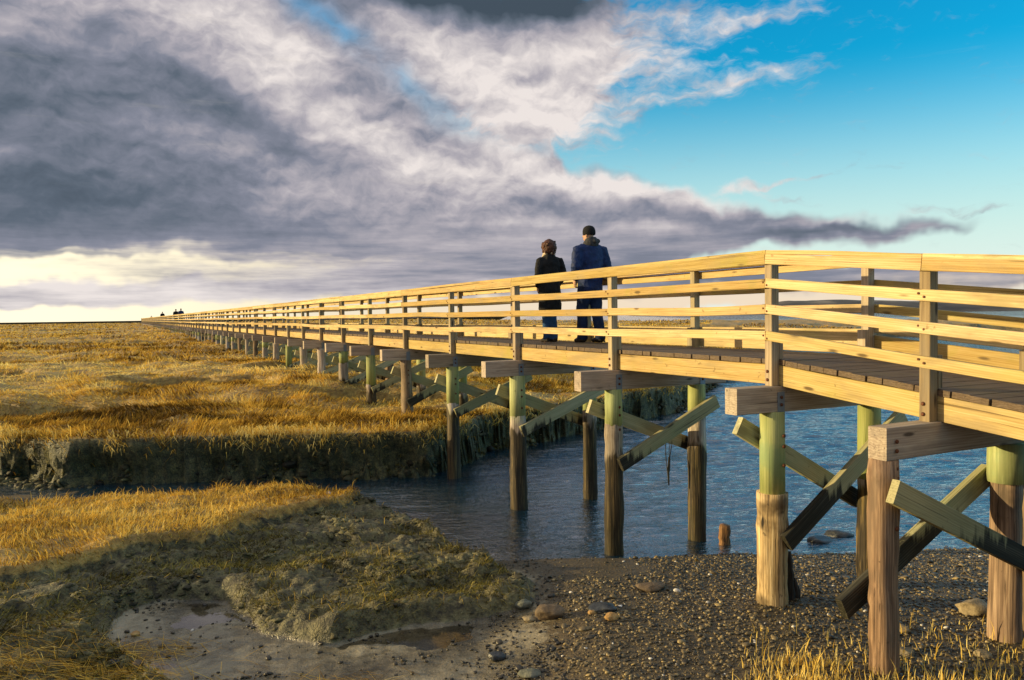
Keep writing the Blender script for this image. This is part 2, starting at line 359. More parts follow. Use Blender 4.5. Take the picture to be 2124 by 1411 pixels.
def grid_sheet(ys, hw, nc, fn, conc=1.35):
    u = np.linspace(-1, 1, nc); u = np.sign(u) * np.abs(u) ** conc
    Y = np.repeat(ys[:, None], nc, 1); X = u[None, :] * hw(ys)[:, None]
    Z, info = fn(X, Y)
    n = len(ys); i = np.arange(n-1)[:, None] * nc + np.arange(nc-1)[None, :]
    Q = np.stack([i, i+1, i+nc+1, i+nc], -1).reshape(-1, 4)
    return X, Y, Z, Q, info
ys = np.concatenate([np.linspace(-8, 4.6, 40)[:-1], np.linspace(4.6, 18, 430)[:-1], np.linspace(18, 40, 230)[:-1], np.geomspace(40, 4500, 230)])
X, Y, Z, Q, I = grid_sheet(ys, lambda y: .75 * np.maximum(y, 0) + 15, 820, ground)
zone = np.stack([np.maximum(sm(-I['sdm'] / .5) * (1 - .9 * I['hol']), I['pl'] * sm(-I['sd'] / .3)), np.maximum(I['sand'] * (1 - np.minimum(1, I['mm'] * 3)), I['fl'] * (Y > 150)), np.maximum(np.minimum(1, I['mm'] * 3), np.where(I['face'] > .02, 1., 0.))], -1).reshape(-1, 3)

def mat(name):
    m = bpy.data.materials.new(name); m.use_nodes = True; t = NT(m.node_tree); t.n.clear()
    return m, t
def finish(t, col, rough, bump=None, bs=.3, bd=.01, spec=.4, extra=None):
    p = t.new('ShaderNodeBsdfPrincipled')
    for k, v in (('Base Color', col), ('Roughness', rough), ('Specular IOR Level', spec)):
        if isinstance(v, bpy.types.NodeSocket): t.l.new(v, p.inputs[k])
        elif isinstance(v, tuple): p.inputs[k].default_value = (*v, 1)
        else: p.inputs[k].default_value = v
    for k, v in (extra or {}).items():
        if isinstance(v, bpy.types.NodeSocket): t.l.new(v, p.inputs[k])
        else: p.inputs[k].default_value = v
    if bump is not None:
        b = t.new('ShaderNodeBump', {'Height': bump, 'Strength': bs, 'Distance': bd}); t.l.new(b.outputs[0], p.inputs['Normal'])
    t.l.new(p.outputs[0], t.new('ShaderNodeOutputMaterial').inputs[0]); return p

def m_ground():
    m, t = mat('ground'); geo = t.new('ShaderNodeNewGeometry').outputs['Position']
    at_ = t.new('ShaderNodeAttribute', attribute_name='zone'); s = t.new('ShaderNodeSeparateColor', {0: at_.outputs['Color']})
    n1 = t.noise(geo, 1.1, 6, .6); n2 = t.noise(geo, 9., 6, .65); n3 = t.noise(geo, 45., 4, .6)
    gravel = t.ramp(n3, [(.3, (.030, .020, .008)), (.55, (.10, .070, .028)), (.75, (.20, .15, .07))])
    sand = t.ramp(t.m('ADD', t.m('ADD', t.m('MULTIPLY', n1, .5), t.m('MULTIPLY', n2, .28)), t.m('MULTIPLY', t.noise(geo, 130., 3, .6), .22)), [(.40, (.045, .038, .022)), (.47, (.13, .108, .064)), (.55, (.24, .205, .13)), (.66, (.38, .335, .24))])
    mud = t.ramp(t.m('ADD', t.m('MULTIPLY', n2, .75), t.m('MULTIPLY', n3, .25)), [(.36, (.018, .015, .008)), (.46, (.075, .064, .026)), (.55, (.155, .135, .055)), (.67, (.26, .225, .10))])
    soil = t.ramp(t.m('ADD', t.m('MULTIPLY', n2, .6), t.m('MULTIPLY', n1, .4)), [(.35, (.12, .07, .018)), (.5, (.36, .22, .05)), (.64, (.60, .40, .11))])
    e = t.m('MULTIPLY', t.m('SUBTRACT', n2, .5), .9)
    c = t.mix(t.mapr(t.m('ADD', s.outputs[1], e), .35, .65), gravel, sand)
    c = t.mix(t.mapr(t.m('ADD', s.outputs[2], t.m('MULTIPLY', e, .5)), .3, .6), c, mud)
    fa = t.new('ShaderNodeAttribute', attribute_name='bankface'); fs = t.new('ShaderNodeSeparateColor', {0: fa.outputs['Color']}).outputs[0]
    moss = t.ramp(t.m('ADD', t.m('MULTIPLY', n2, .5), t.m('MULTIPLY', n3, .5)), [(.36, (.006, .007, .004)), (.46, (.045, .048, .020)), (.56, (.13, .12, .045)), (.68, (.34, .26, .08))])
    c = t.mix(t.mapr(fs, .1, .5), c, moss)
    c = t.mix(t.mapr(t.m('ADD', s.outputs[0], e), .35, .65), c, soil)
    wet = t.mapr(t.m('ADD', n1, t.m('MULTIPLY', n2, .25)), .58, .75)
    rs = t.m('ADD', .10, t.m('MULTIPLY', wet, .5))
    ro = t.m('ADD', t.m('MULTIPLY', rs, s.outputs[1]), t.m('MULTIPLY', t.m('SUBTRACT', 1., s.outputs[1]), .62))
    h = t.m('ADD', t.m('MULTIPLY', n2, 1.), t.m('MULTIPLY', n3, .35))
    flat = t.m('SUBTRACT', 1., t.m('MULTIPLY', s.outputs[1], .62))
    finish(t, c, ro, t.m('MULTIPLY', h, flat), 1., .07, .5)
    return m
M_GROUND = m_ground()
bf = np.where((Y > 12.5) & (I['face'] > .01) & (I['face'] < .96) | (I['hol'] > .3) & (I['face'] > .5), 1., 0.)
fb_ = np.sin(np.pi * np.clip(I['face'], 0, 1)); lip = np.clip((I['face'] - .66) / .25, 0, 1) * np.exp(-np.maximum(0, -I['sdm'] - .2) / .45) * (Y > 12.5) * (Y < 45)
Y = Y - .26 * lip * (1 + 1.2 * fbm(X*1.6, Y*0, 405, 3)); Y = Y + fb_ * (.55 * fbm(X*1.8, Z*3, 401, 3) + .4 * fbm(X*6, Z*8, 403, 3)) * (Y > 12.5)
g = mesh_np('ground', np.stack([X, Y, Z], -1).reshape(-1, 3), [], M_GROUND, smooth=True, attrs={'zone': zone, 'bankface': bf.reshape(-1, 1)}, quads=Q)
tag(g, kind='structure')

# ------------------------------------------------------------------ water
def m_water():
    m, t = mat('water'); geo = t.new('ShaderNodeNewGeometry').outputs['Position']
    mp = t.new('ShaderNodeMapping', {0: geo, 'Scale': (.55, 1.35, 1)}).outputs[0]
    n = t.m('ADD', t.noise(mp, 6., 4, .6), t.m('MULTIPLY', t.noise(mp, 21., 3, .55), .35))
    far = t.new('ShaderNodeMapping', {0: geo, 'Scale': (.14, .5, 1)}).outputs[0]
    n = t.m('ADD', n, t.m('MULTIPLY', t.noise(far, 1.2, 4, .6), 1.6))
    b = t.new('ShaderNodeBump', {'Height': n, 'Strength': 1., 'Distance': .034})
    fr = t.new('ShaderNodeFresnel', {'IOR': 2.6}); t.l.new(b.outputs[0], fr.inputs['Normal'])
    gl = t.new('ShaderNodeBsdfGlossy', {'Color': (.97, .98, 1., 1), 'Roughness': .025}); t.l.new(b.outputs[0], gl.inputs['Normal'])
    tr = t.new('ShaderNodeBsdfTransparent', {'Color': (.48, .47, .34, 1)})
    df = t.new('ShaderNodeBsdfDiffuse', {'Color': (.013, .055, .092, 1)})
    body = t.new('ShaderNodeMixShader', {0: .42, 1: tr.outputs[0], 2: df.outputs[0]})
    mx = t.new('ShaderNodeMixShader', {0: fr.outputs[0], 1: body.outputs[0], 2: gl.outputs[0]})
    t.l.new(mx.outputs[0], t.new('ShaderNodeOutputMaterial').inputs[0]); return m
def waves(x, y):
    f = np.clip((60 - y) / 20, 0, 1)
    xr = x * .97 + y * .2; yr = y * .97 - x * .2
    z = .078 * fbm(xr*1.2, yr*3.1, 101, 2, .5) + .034 * fbm(x*3.2 + 3, y*7.8, 111, 2)
    # calmer water in the lee of the banks
    calm = .30 + .70 * sm((x + .5) / 5.0 + (y - 18) / 40)
    return z * f * calm, None
ysw = np.concatenate([np.linspace(-6, 7.5, 12)[:-1], np.linspace(7.5, 34, 620)[:-1], np.geomspace(34, 5500, 90)])
Xw, Yw, Zw, Qw, _ = grid_sheet(ysw, lambda y: .75 * np.maximum(y, 0) + 16, 640, waves, 1.0)
tag(mesh_np('water', np.stack([Xw, Yw, Zw], -1).reshape(-1, 3), [], m_water(), smooth=True, quads=Qw), kind='structure')

pz = .077
pv = np.array([(-4.6, 6.2, pz), (-.4, 6.2, pz), (-.4, 9.2, pz), (-4.6, 9.2, pz)])
PUD, tp = mat('puddle'); gp = tp.new('ShaderNodeBsdfGlossy', {'Color': (.95, .96, 1., 1), 'Roughness': .08}); trp = tp.new('ShaderNodeBsdfTransparent', {'Color': (.80, .78, .72, 1)})
frp = tp.new('ShaderNodeFresnel', {'IOR': 1.5}); mxp = tp.new('ShaderNodeMixShader', {0: frp.outputs[0], 1: trp.outputs[0], 2: gp.outputs[0]}); tp.l.new(mxp.outputs[0], tp.new('ShaderNodeOutputMaterial').inputs[0])
tag(mesh_np('water', pv, [], PUD, quads=np.array([(0, 1, 2, 3)])), kind='structure')
# hills far across the bay
def m_hill():
    m, t = mat('far_hill'); geo = t.new('ShaderNodeNewGeometry').outputs['Position']
    n = t.noise(t.new('ShaderNodeMapping', {0: geo, 'Scale': (1, 1, 5)}).outputs[0], .02, 5, .6)
    finish(t, t.ramp(n, [(.35, (.035, .032, .03)), (.55, (.09, .075, .06)), (.7, (.22, .18, .13))]), .9); return m
M_HILL = m_hill()
def hill(prof, Y0, depth, name):
    V = []; nb = 9; n = len(prof)
    xs = np.linspace(prof[0][0], prof[-1][0], 120); hs = np.interp(xs, [p[0] for p in prof], [p[1] for p in prof])
    hs = hs * (1 + .22 * fbm(xs*.02, xs*0, 131, 4)) 
    for j in range(nb):
        s = j / (nb-1); prof_s = math.sin(math.pi * min(1, s * 1.0)) ** .8
        for x, h in zip(xs, hs): V.append((x, Y0 + depth * s, -.5 + (h+.5) * prof_s * (1 + .12 * float(fbm(np.array([x*.03]), np.array([s*4.]), 133, 3)[0]))))
    m_ = len(xs); Qh = [(j*m_+i, j*m_+i+1, (j+1)*m_+i+1, (j+1)*m_+i) for j in range(nb-1) for i in range(m_-1)]
    tag(mesh_np(name, np.array(V), [], M_HILL, smooth=True, quads=np.array(Qh)), kind='structure')
hx = lambda x, Y: atY(x, 640, Y).x
hz = lambda x, y, Y: atY(x, y, Y).z
hill([(hx(1330, 900), 0), (hx(1480, 900), 4), (hx(1600, 900), hz(1600, 634, 1000)), (hx(1700, 900), hz(1700, 624, 1000)), (hx(1800, 900), hz(1800, 620, 1000)), (hx(1950, 900), hz(1950, 622, 1000)), (hx(2124, 900), hz(2124, 622, 1000)), (hx(2500, 900), 10), (hx(2900, 900), 2)], 900, 200, 'hill')
hill([(hx(520, 1500), -1), (hx(700, 1500), 6), (hx(800, 1500), 9), (hx(900, 1500), 7), (hx(1050, 1500), 0)], 1500, 200, 'hill')

# ------------------------------------------------------------------ grass
def m_blade(name, stops, tr=.35):
    m, t = mat(name)
    a = t.new('ShaderNodeAttribute', attribute_name='tone'); s = t.new('ShaderNodeSeparateColor', {0: a.outputs['Color']})
    c = t.ramp(s.outputs[0], stops)
    d = t.new('ShaderNodeBsdfDiffuse', {'Color': c}); tl = t.new('ShaderNodeBsdfTranslucent', {'Color': c})
    mx = t.new('ShaderNodeMixShader', {0: tr, 1: d.outputs[0], 2: tl.outputs[0]})
    t.l.new(mx.outputs[0], t.new('ShaderNodeOutputMaterial').inputs[0]); return m
STRAW = [(0., (.06, .034, .010)), (.25, (.26, .14, .024)), (.5, (.66, .40, .060)), (.75, (.86, .58, .11)), (1., (.92, .74, .26))]
ALGAE = [(0., (.03, .022, .008)), (.35, (.12, .095, .022)), (.7, (.30, .25, .06)), (1., (.56, .45, .14))]
M_STRAW = m_blade('dry_marsh_grass', STRAW); M_ALGAE = m_blade('matted_weed', ALGAE, .2)
rng = np.random.default_rng(7)
def blades(name, x, y, z, L, w, head, lean, tone, m_, droop=.35, seg3=True, dz=None):
    """curved blades: x,y,z base; L length; head direction; lean 0 upright .. 1 flat"""
    n = len(x); hd = np.stack([np.cos(head), np.sin(head), np.zeros(n)], -1)
    sd_a = rng.uniform(0, 6.283, n)
    sdv = np.stack([np.cos(sd_a), np.sin(sd_a), np.zeros(n)], -1)
    up = np.array([0, 0, 1.])
    P0 = np.stack([x, y, z], -1)
    a1 = lean * 1.35; a2_ = lean * 1.35 + droop
    P1 = P0 + (hd * np.sin(a1)[:, None] + up * np.cos(a1)[:, None]) * (L * .55)[:, None]
    P2 = P1 + (hd * np.sin(a2_)[:, None] + up * np.cos(a2_)[:, None]) * (L * .45)[:, None]
    W = sdv * (w * .5)[:, None]
    V = np.stack([P0 - W, P0 + W, P1 + W * .8, P1 - W * .8, P2], 1).reshape(-1, 3)
    b = np.arange(n)[:, None] * 5
    Qb = (b + np.array([0, 1, 2, 3])); Tb = (b + np.array([3, 2, 4]))
    tn = np.repeat(tone[:, None], 5, 1).reshape(-1, 1)
    return mesh_np(name, V, Tb, m_, attrs={'tone': tn}, quads=Qb)
def grass_points(n, y0, y1, hwf, power=1.):
    u = rng.uniform(0, 1, n); y = y0 * (y1 / y0) ** (u ** power)
    x = rng.uniform(-1, 1, n) * hwf(y); return x, y
def marsh_grass(name, n, y0, y1, L0, wf, hwf, power=1.):
    x, y = grass_points(n, y0, y1, hwf, power)
    z, I = ground(x, y)
    dens = .55 + 1.1 * fbm(x*.7, y*.7, 201, 3)
    k = (I['sdm'] < -.02) & ~((y > 85) & (x > .25 * y)) & (rng.uniform(0, 1, n) < dens * (1 - I['hol']) + .18 * (1 - I['hol'])) & ~((y > 150) & (I['fl'] > .3))
    # hardly any blades on the steep bank face
    k &= (I['face'] > .9) | (rng.uniform(0, 1, n) < .04)
    y0_ = y; y = y - .26 * np.clip((I['face'] - .66) / .25, 0, 1) * np.exp(-np.maximum(0, -I['sdm'] - .2) / .45) * (y < 45)
    x, y, z = x[k], y[k], z[k]; n = len(x); sdm = I['sdm'][k]; hol = I['hol'][k]
    sw = fbm(x*.22, y*.35, 211, 3); pat = .6 * fbm(x*.16, y*.3, 215, 4) + .55 * fbm(x*.10, y*.75, 219, 4)
    head = sw * 16 + 3 * fbm(x*1.1, y*1.4, 217, 2) + rng.normal(0, .95, n)
    flat = sm((pat + .12) / .2)
    lean = np.clip(.58 + .30 * flat + rng.normal(0, .14, n), .05, .98)
    L = L0 * (.7 + .5 * rng.uniform(0, 1, n)) * (1.15 - .35 * flat) * (1 - .4 * hol)
    tone = np.clip(.62 + 2.1 * pat + .8 * fbm(x*1.5, y*1.5, 223, 2) + rng.normal(0, .17, n) - .25 * hol, 0, 1)
    tall = (rng.uniform(0, 1, n) < .9 * np.clip(fbm(x*1.3, y*1.3, 227, 2) - .08, 0, 1)) & (y < 40)
    L = np.where(tall, L * 1.6, L); lean = np.where(tall, lean * .45, lean)
    return blades(name, x, y, z - .02, L, wf(y), head, lean, tone, M_STRAW)
hw_ = lambda y: .70 * y + 1.5
tag(marsh_grass('marsh_grass', 400000, 14.6, 34, .175, lambda y: .0011 * y * rng.uniform(.6, 1.2, len(y)), hw_, .9), kind='stuff')
tag(marsh_grass('marsh_grass', 210000, 34, 110, .27, lambda y: .0012 * y * rng.uniform(.6, 1.2, len(y)), hw_, .9), kind='stuff')
tag(marsh_grass('marsh_grass', 90000, 110, 420, .36, lambda y: .0014 * y * rng.uniform(.6, 1.2, len(y)), hw_, .9), kind='stuff')
# the fringe that hangs over the lip of the far bank
def fringe():
    n = 620000; x = rng.uniform(-13, 10, n); y = rng.uniform(14.2, 36, n)
    z, I = ground(x, y); k = (I['sdm'] < -.13) & (I['sdm'] > -.42) & (I['face'] > .82)
    y = y - .28 * np.exp(-np.maximum(0, -I['sdm'] - .2) / .45)
    x, y, z = x[k], y[k], z[k]; n = len(x)
    clump = fbm(x*2.2, y*2.2, 231, 2)
    k = rng.uniform(0, 1, n) < .4 + 2.2 * clump; x, y, z, clump = x[k], y[k], z[k], clump[k]; n = len(x)
    head = -math.pi / 2 + rng.normal(.15, .55, n)
    L = .34 * rng.uniform(.35, 1.4, n)
    tone = np.clip(.62 + 1.1 * clump + rng.normal(0, .24, n), 0, 1)
    return blades('bank_edge_grass', x, y, z, L, rng.uniform(.010, .022, n), head, np.clip(rng.normal(.62, .25, n), .1, 1.1), tone, M_STRAW, droop=1.25)
tag(fringe(), kind='stuff')
def face_weed():
    n = 520000; x = rng.uniform(-14, 12, n); y = rng.uniform(14, 40, n); z, I = ground(x, y)
    k = (I['face'] > .12) & (I['face'] < .93) & (z > .02) & (rng.uniform(0, 1, n) < .35 + 2.2 * np.clip(fbm(x*2.5, y*2.5, 265, 3), -.1, 1)); x, y, z = x[k], y[k], z[k]; n = len(x)
    tone = np.clip(.25 + .9 * fbm(x*3, y*3, 267, 3) + rng.normal(0, .17, n), 0, 1)
    return blades('bank_face_weed', x, y, z, rng.uniform(.05, .15, n), rng.uniform(.012, .03, n), -math.pi / 2 + rng.normal(0, .9, n), np.clip(rng.normal(.85, .3, n), .1, 1.4), tone, M_ALGAE, droop=.9)
tag(face_weed(), kind='stuff')
# near mud bank: golden grass on its higher part, weed mats and tufts on the rest
def near_grass():
    n = 260000; x = rng.uniform(-11, .4, n); y = rng.uniform(6, 13.6, n); z, I = ground(x, y)
    pl = I['pl'] * sm((-I['sd'] + .02) / .15)
    p = pl * (.5 + 1.6 * np.clip(fbm(x*2.0, y*2.0, 241, 3) + .25, 0, 1)) * sm((y - 8.2 + .35 * (x + 6)) / 1.2 + .4)
    k = rng.uniform(0, 1, n) < p * .55; x, y, z = x[k], y[k], z[k]; n = len(x)
    head = fbm(x*.6, y*.6, 243, 3) * 12 + rng.normal(0, .9, n)
    tone = np.clip(.55 + .8 * fbm(x*1.2, y*1.2, 245, 3) + rng.normal(0, .2, n), 0, 1)
    tall = (rng.uniform(0, 1, n) < .05)
    tag(blades('bank_grass', x, y, z - .01, np.where(tall, .17, .095) * rng.uniform(.6, 1.3, n), rng.uniform(.006, .011, n), head, np.clip(rng.normal(.5, .22, n) * np.where(tall, .35, 1), 0, .98), tone, M_STRAW, droop=.7), kind='stuff')
    n = 420000; x = rng.uniform(-8, .6, n); y = rng.uniform(5.4, 13.2, n); z, I = ground(x, y)
    p = .62 * I['mm'] * (1 - .8 * I['pl']) * np.clip(.30 + 2.6 * fbm(x*1.5, y*1.9, 251, 4), 0, 1)
    k = (rng.uniform(0, 1, n) < p) & (I['sd'] < .12) ; x, y, z = x[k], y[k], z[k]; n = len(x)
    head = fbm(x*.8, y*.8, 253, 3) * 12 + rng.normal(0, 1.1, n)
    tone = np.clip(.42 + .9 * fbm(x*2, y*2, 255, 3) + rng.normal(0, .22, n), 0, 1)
    tag(blades('weed_mat', x, y, z - .006, .095 * rng.uniform(.3, 1.5, n), rng.uniform(.004, .010, n), head, np.clip(rng.normal(.78, .22, n), 0, 1.1), tone, M_ALGAE, droop=.5), kind='stuff')
    # single stems left standing or bent over on the weed
    n = 1500; x = rng.uniform(-7, .2, n); y = rng.uniform(6, 12.6, n); z, I = ground(x, y); k = (I['mm'] > .8) & (I['pl'] < .6) & (rng.uniform(0, 1, n) < .3 + 2.5 * np.clip(fbm(x*1.8, y*1.8, 261, 2), 0, 1)); x, y, z = x[k], y[k], z[k]; n = len(x)
    tag(blades('bent_stems', x, y, z - .005, rng.uniform(.06, .20, n), rng.uniform(.004, .007, n), rng.uniform(0, 6.28, n), np.clip(rng.normal(.45, .3, n), 0, 1), np.clip(rng.normal(.6, .2, n), 0, 1), M_STRAW, droop=1.0), kind='stuff')
    # loose straw washed up at the lower left
    n = 2600; cx = np.array([a2(60, 1370, .4), a2(250, 1400, .25), a2(330, 1345, .12), a2(720, 1425, .12), a2(120, 1330, .35)]); ci = rng.choice(5, n, p=[.42, .22, .08, .1, .18])
    sp_ = np.array([.55, .45, .22, .25, .5])[ci]
    x = cx[ci, 0] + rng.normal(0, 1, n) * sp_; y = cx[ci, 1] + rng.normal(0, 1, n) * sp_ * .45; z, I = ground(x, y)
    tag(blades('washed_up_straw', x, y, z + rng.uniform(0, .03, n), rng.uniform(.12, .42, n), rng.uniform(.003, .006, n), np.where(rng.uniform(0, 1, n) < .5, 0, math.pi) + rng.normal(-.3, .6, n), np.clip(rng.normal(1.1, .05, n), .9, 1.2), np.clip(rng.normal(.45, .25, n), 0, 1), M_STRAW, droop=.1), kind='stuff')
near_grass()
def sprigs():
    n = 1500; px = rng.uniform(1540, 2350, n); py = 1411 - 150 * rng.uniform(0, 1, n) ** 2.6 + 30
    py = np.where((px > 1850), py - 25 * rng.uniform(0, 1, n), py)
    cl_ = rng.uniform(0, 1, n) < .3; px = np.where(cl_, rng.normal(1670, 50, n), px); py = np.where(cl_, np.maximum(py, 1375), py)
    p = np.array([a2(a, b, .36) for a, b in zip(px, py)]); x, y = p[:, 0], p[:, 1]; z, I = ground(x, y)
    L = rng.uniform(.05, .13, n) * np.where(rng.uniform(0, 1, n) < .10, 1.9, 1)
    tag(blades('golden_stalks', x, y, z - .01, L, rng.uniform(.006, .010, n), rng.uniform(0, 6.28, n), np.clip(rng.normal(.12, .12, n), 0, .6), np.clip(rng.normal(.86, .14, n), 0, 1), M_STRAW, droop=.25), kind='stuff')
sprigs()

# ------------------------------------------------------------------ pebbles
def ico(sub):
    bm = bmesh.new(); bmesh.ops.create_icosphere(bm, subdivisions=sub, radius=1)
    v = np.array([q.co[:] for q in bm.verts]); f = np.array([[q.index for q in p.verts] for p in bm.faces]); bm.free(); return v, f
def m_pebble():
    m, t = mat('pebbles'); a = t.new('ShaderNodeAttribute', attribute_name='tone'); s = t.new('ShaderNodeSeparateColor', {0: a.outputs['Color']})
    c = t.ramp(s.outputs[0], [(0., (.012, .010, .007)), (.3, (.06, .046, .022)), (.55, (.16, .118, .050)), (.78, (.34, .245, .09)), (.93, (.50, .40, .19)), (1., (.62, .58, .50))])
    finish(t, c, .42, t.noise(t.new('ShaderNodeNewGeometry').outputs['Position'], 90, 3), .5, .004, .5); return m
def pebbles():
    V0, F0 = ico(2); n = 48000
    x = rng.uniform(-.6, 8.5, n); y = rng.uniform(5.3, 11.4, n)
    z, I = ground(x, y)
    edge = x - (.55 + 1.0 * sm((y - 8.2) / .8) - .8 * sm((7.4 - y) / 1.) + .9 * fbm(x*1.1, y*1.1, 301, 3))
    k = (rng.uniform(0, 1, n) < np.clip(.10 + 1.2 * sm((edge + .35) / .8), 0, 1) * (I['mm'] < .25)) & (z > -.22)
    x, y, z = x[k], y[k], z[k]
    n2 = 12000; x2 = rng.uniform(-4, 1, n2); y2 = rng.uniform(5.6, 8.9, n2); z2, I2 = ground(x2, y2)
    k2 = (I2['mm'] < .15) & (rng.uniform(0, 1, n2) < .04 + 3.2 * np.clip(fbm(x2*1.3, y2*2.2, 303, 3), 0, 1) ** 1.3); x = np.r_[x, x2[k2]]; y = np.r_[y, y2[k2]]; z = np.r_[z, z2[k2]]
    n = len(x); r = .0065 + .013 * rng.uniform(0, 1, n) ** 2.2 + .018 * (rng.uniform(0, 1, n) < .012) + np.where(x < .4, .008 * rng.uniform(0, 1, n) ** 3, 0)
    sc = np.stack([r * rng.uniform(.8, 1.5, n), r * rng.uniform(.7, 1.2, n), r * rng.uniform(.4, .75, n)], -1)
    a = rng.uniform(0, 6.283, n); ca, sa = np.cos(a), np.sin(a)
    v = V0[None] * sc[:, None] * (1 + .12 * rng.normal(0, 1, (n, len(V0), 1)).clip(-1, 1))
    tl = rng.normal(0, .25, n); v[..., 2] += v[..., 0] * tl[:, None]
    vx = v[..., 0] * ca[:, None] - v[..., 1] * sa[:, None]; vy = v[..., 0] * sa[:, None] + v[..., 1] * ca[:, None]
    V = np.stack([vx + x[:, None], vy + y[:, None], v[..., 2] + (z + sc[:, 2] * .45)[:, None]], -1).reshape(-1, 3)
    Fa = (F0[None] + (np.arange(n) * len(V0))[:, None, None]).reshape(-1, 3)
    tone = np.clip(rng.beta(2.2, 3.2, n) + .1 * fbm(x*.9, y*.9, 311, 2), 0, .97); onsand = x < .4; tone = np.where(onsand, tone * .35, tone); tone = np.where(rng.uniform(0, 1, n) < .008, 1., tone)
    tag(mesh_np('pebbles', V, Fa, m_pebble(), smooth=True, attrs={'tone': np.repeat(tone, len(V0))[:, None]}), kind='stuff')
pebbles()

def m_clod():
    m, t = mat('mud_clods'); a = t.new('ShaderNodeAttribute', attribute_name='tone'); s = t.new('ShaderNodeSeparateColor', {0: a.outputs['Color']})
    n = t.noise(t.new('ShaderNodeNewGeometry').outputs['Position'], 55, 4, .65)
    c = t.ramp(t.m('ADD', s.outputs[0], t.m('MULTIPLY', t.m('SUBTRACT', n, .5), .9)), [(0., (.010, .009, .005)), (.35, (.06, .052, .022)), (.62, (.13, .115, .045)), (.85, (.22, .195, .085)), (1., (.30, .25, .13))])
    finish(t, c, .7, n, .8, .012, .35); return m
M_CLOD = m_clod()
def clods(name, x, y, z, r, flat, tone):
    V0, F0 = ico(2); n = len(x); nv = len(V0)
    v = V0[None] * (1 + .22 * rng.normal(0, 1, (n, nv, 1)).clip(-1.6, 1.6)) * np.stack([r * rng.uniform(.8, 1.7, n), r * rng.uniform(.7, 1.2, n), r * flat * rng.uniform(.7, 1.2, n)], -1)[:, None]
    a = rng.uniform(0, 6.283, n); ca, sa = np.cos(a)[:, None], np.sin(a)[:, None]
    V = np.stack([v[..., 0] * ca - v[..., 1] * sa + x[:, None], v[..., 0] * sa + v[..., 1] * ca + y[:, None], v[..., 2] + z[:, None]], -1).reshape(-1, 3)
    Fa = (F0[None] + (np.arange(n) * nv)[:, None, None]).reshape(-1, 3)
    tag(mesh_np(name, V, Fa, M_CLOD, smooth=True, attrs={'tone': np.repeat(tone, nv)[:, None]}), kind='stuff')
def all_clods():
    n = 42000; x = rng.uniform(-7.5, .6, n); y = rng.uniform(5.6, 12.8, n); z, I = ground(x, y); cl = fbm(x*1.7, y*2.1, 321, 3)
    k = (I['mm'] > .35) & (I['pl'] < .5) & (rng.uniform(0, 1, n) < np.clip(.12 + 2.6 * cl, .05, 1)); x, y, z, cl = x[k], y[k], z[k], cl[k]; n = len(x)
    r = .008 + .034 * rng.uniform(0, 1, n) ** 2.6
    clods('mud_clods', x, y, z - r * .15, r, .6, np.clip(.42 + .9 * fbm(x*1.1, y*1.1, 323, 3) + rng.normal(0, .14, n), 0, 1))
    n = 160000; x = rng.uniform(-14, 14, n); y = rng.uniform(14, 44, n); z, I = ground(x, y)
    k = (I['face'] > .06) & (I['face'] < .90) & (z > -.05) & (rng.uniform(0, 1, n) < .8); x, y, z = x[k], y[k], z[k]; n = len(x)
    r = .015 + .065 * rng.uniform(0, 1, n) ** 2.2
    clods('bank_clods', x, y - r * .3, z - r * .1, r, .75, np.clip(.30 + .9 * fbm(x*1.1, y*1.1, 325, 3) + rng.normal(0, .16, n), 0, 1))
all_clods()

# ------------------------------------------------------------------ rocks and driftwood
def m_rock(name, c0, c1, c2, rough=.75):
    m, t = mat(name); o = t.new('ShaderNodeTexCoord').outputs['Object']
    n = t.noise(o, 9, 6, .65); n2 = t.noise(o, 60, 3, .6)
    finish(t, t.ramp(t.m('ADD', t.m('MULTIPLY', n, .75), t.m('MULTIPLY', n2, .25)), [(.35, c0), (.5, c1), (.65, c2)]), rough, t.m('ADD', n, t.m('MULTIPLY', n2, .3)), .7, .02, .45); return m
M_RK = {'dark': m_rock('dark_wet_stone', (.012, .014, .016), (.03, .034, .038), (.07, .075, .075), .35), 'brown': m_rock('brown_stone', (.05, .035, .02), (.13, .09, .05), (.24, .17, .10)),
        'tan': m_rock('tan_stone', (.14, .11, .06), (.26, .20, .11), (.38, .31, .18)), 'ochre': m_rock('ochre_stone', (.20, .11, .03), (.38, .22, .07), (.5, .33, .13)), 'white': m_rock('white_shell', (.45, .44, .42), (.65, .63, .6), (.8, .78, .74), .5), 'grey': m_rock('grey_green_stone', (.05, .055, .04), (.12, .125, .09), (.22, .21, .15))}
def rock(label, px, py, wpx, hf, kind, seed, zref=.2, df=.8, cat='rock', name='rock', sink=.3):
    p = at(px, py, zref); z = gz(p.x, p.y); p = at(px, py, max(z, 0)); w = wpx / F_PX * p.y
    V0, F0 = ico(3); r = np.random.default_rng(seed)
    V = V0.copy(); k = 1 + .42 * fbm(V[:, 0]*1.3 + seed, V[:, 1]*1.3 + V[:, 2]*1.7, seed, 3) + .18 * fbm(V[:, 0]*4 + seed, V[:, 2]*4 + V[:, 1]*3, seed + 5, 3)
    for _ in range(5):                                            # broken facets
        d = r.normal(0, 1, 3); d /= np.linalg.norm(d); c = r.uniform(.62, .85); e = V @ d; V = np.where((e > c)[:, None], V - (e - c)[:, None] * d, V)
    V = V * k[:, None] * np.array([w / 2, w / 2 * df, w / 2 * hf])
    o = mesh_np(name, V, F0, M_RK[kind], smooth=True)
    o.location = (p.x, p.y, max(gz(p.x, p.y), -.05) + w / 2 * hf * (1 - sink * 1.6)); o.rotation_euler = (0, 0, r.uniform(-.4, .4))
    tag(o, label, cat); return o
rock('rounded blue-grey stone on wet sand at bottom centre', 1030, 1366, 40, .6, 'dark', 1)
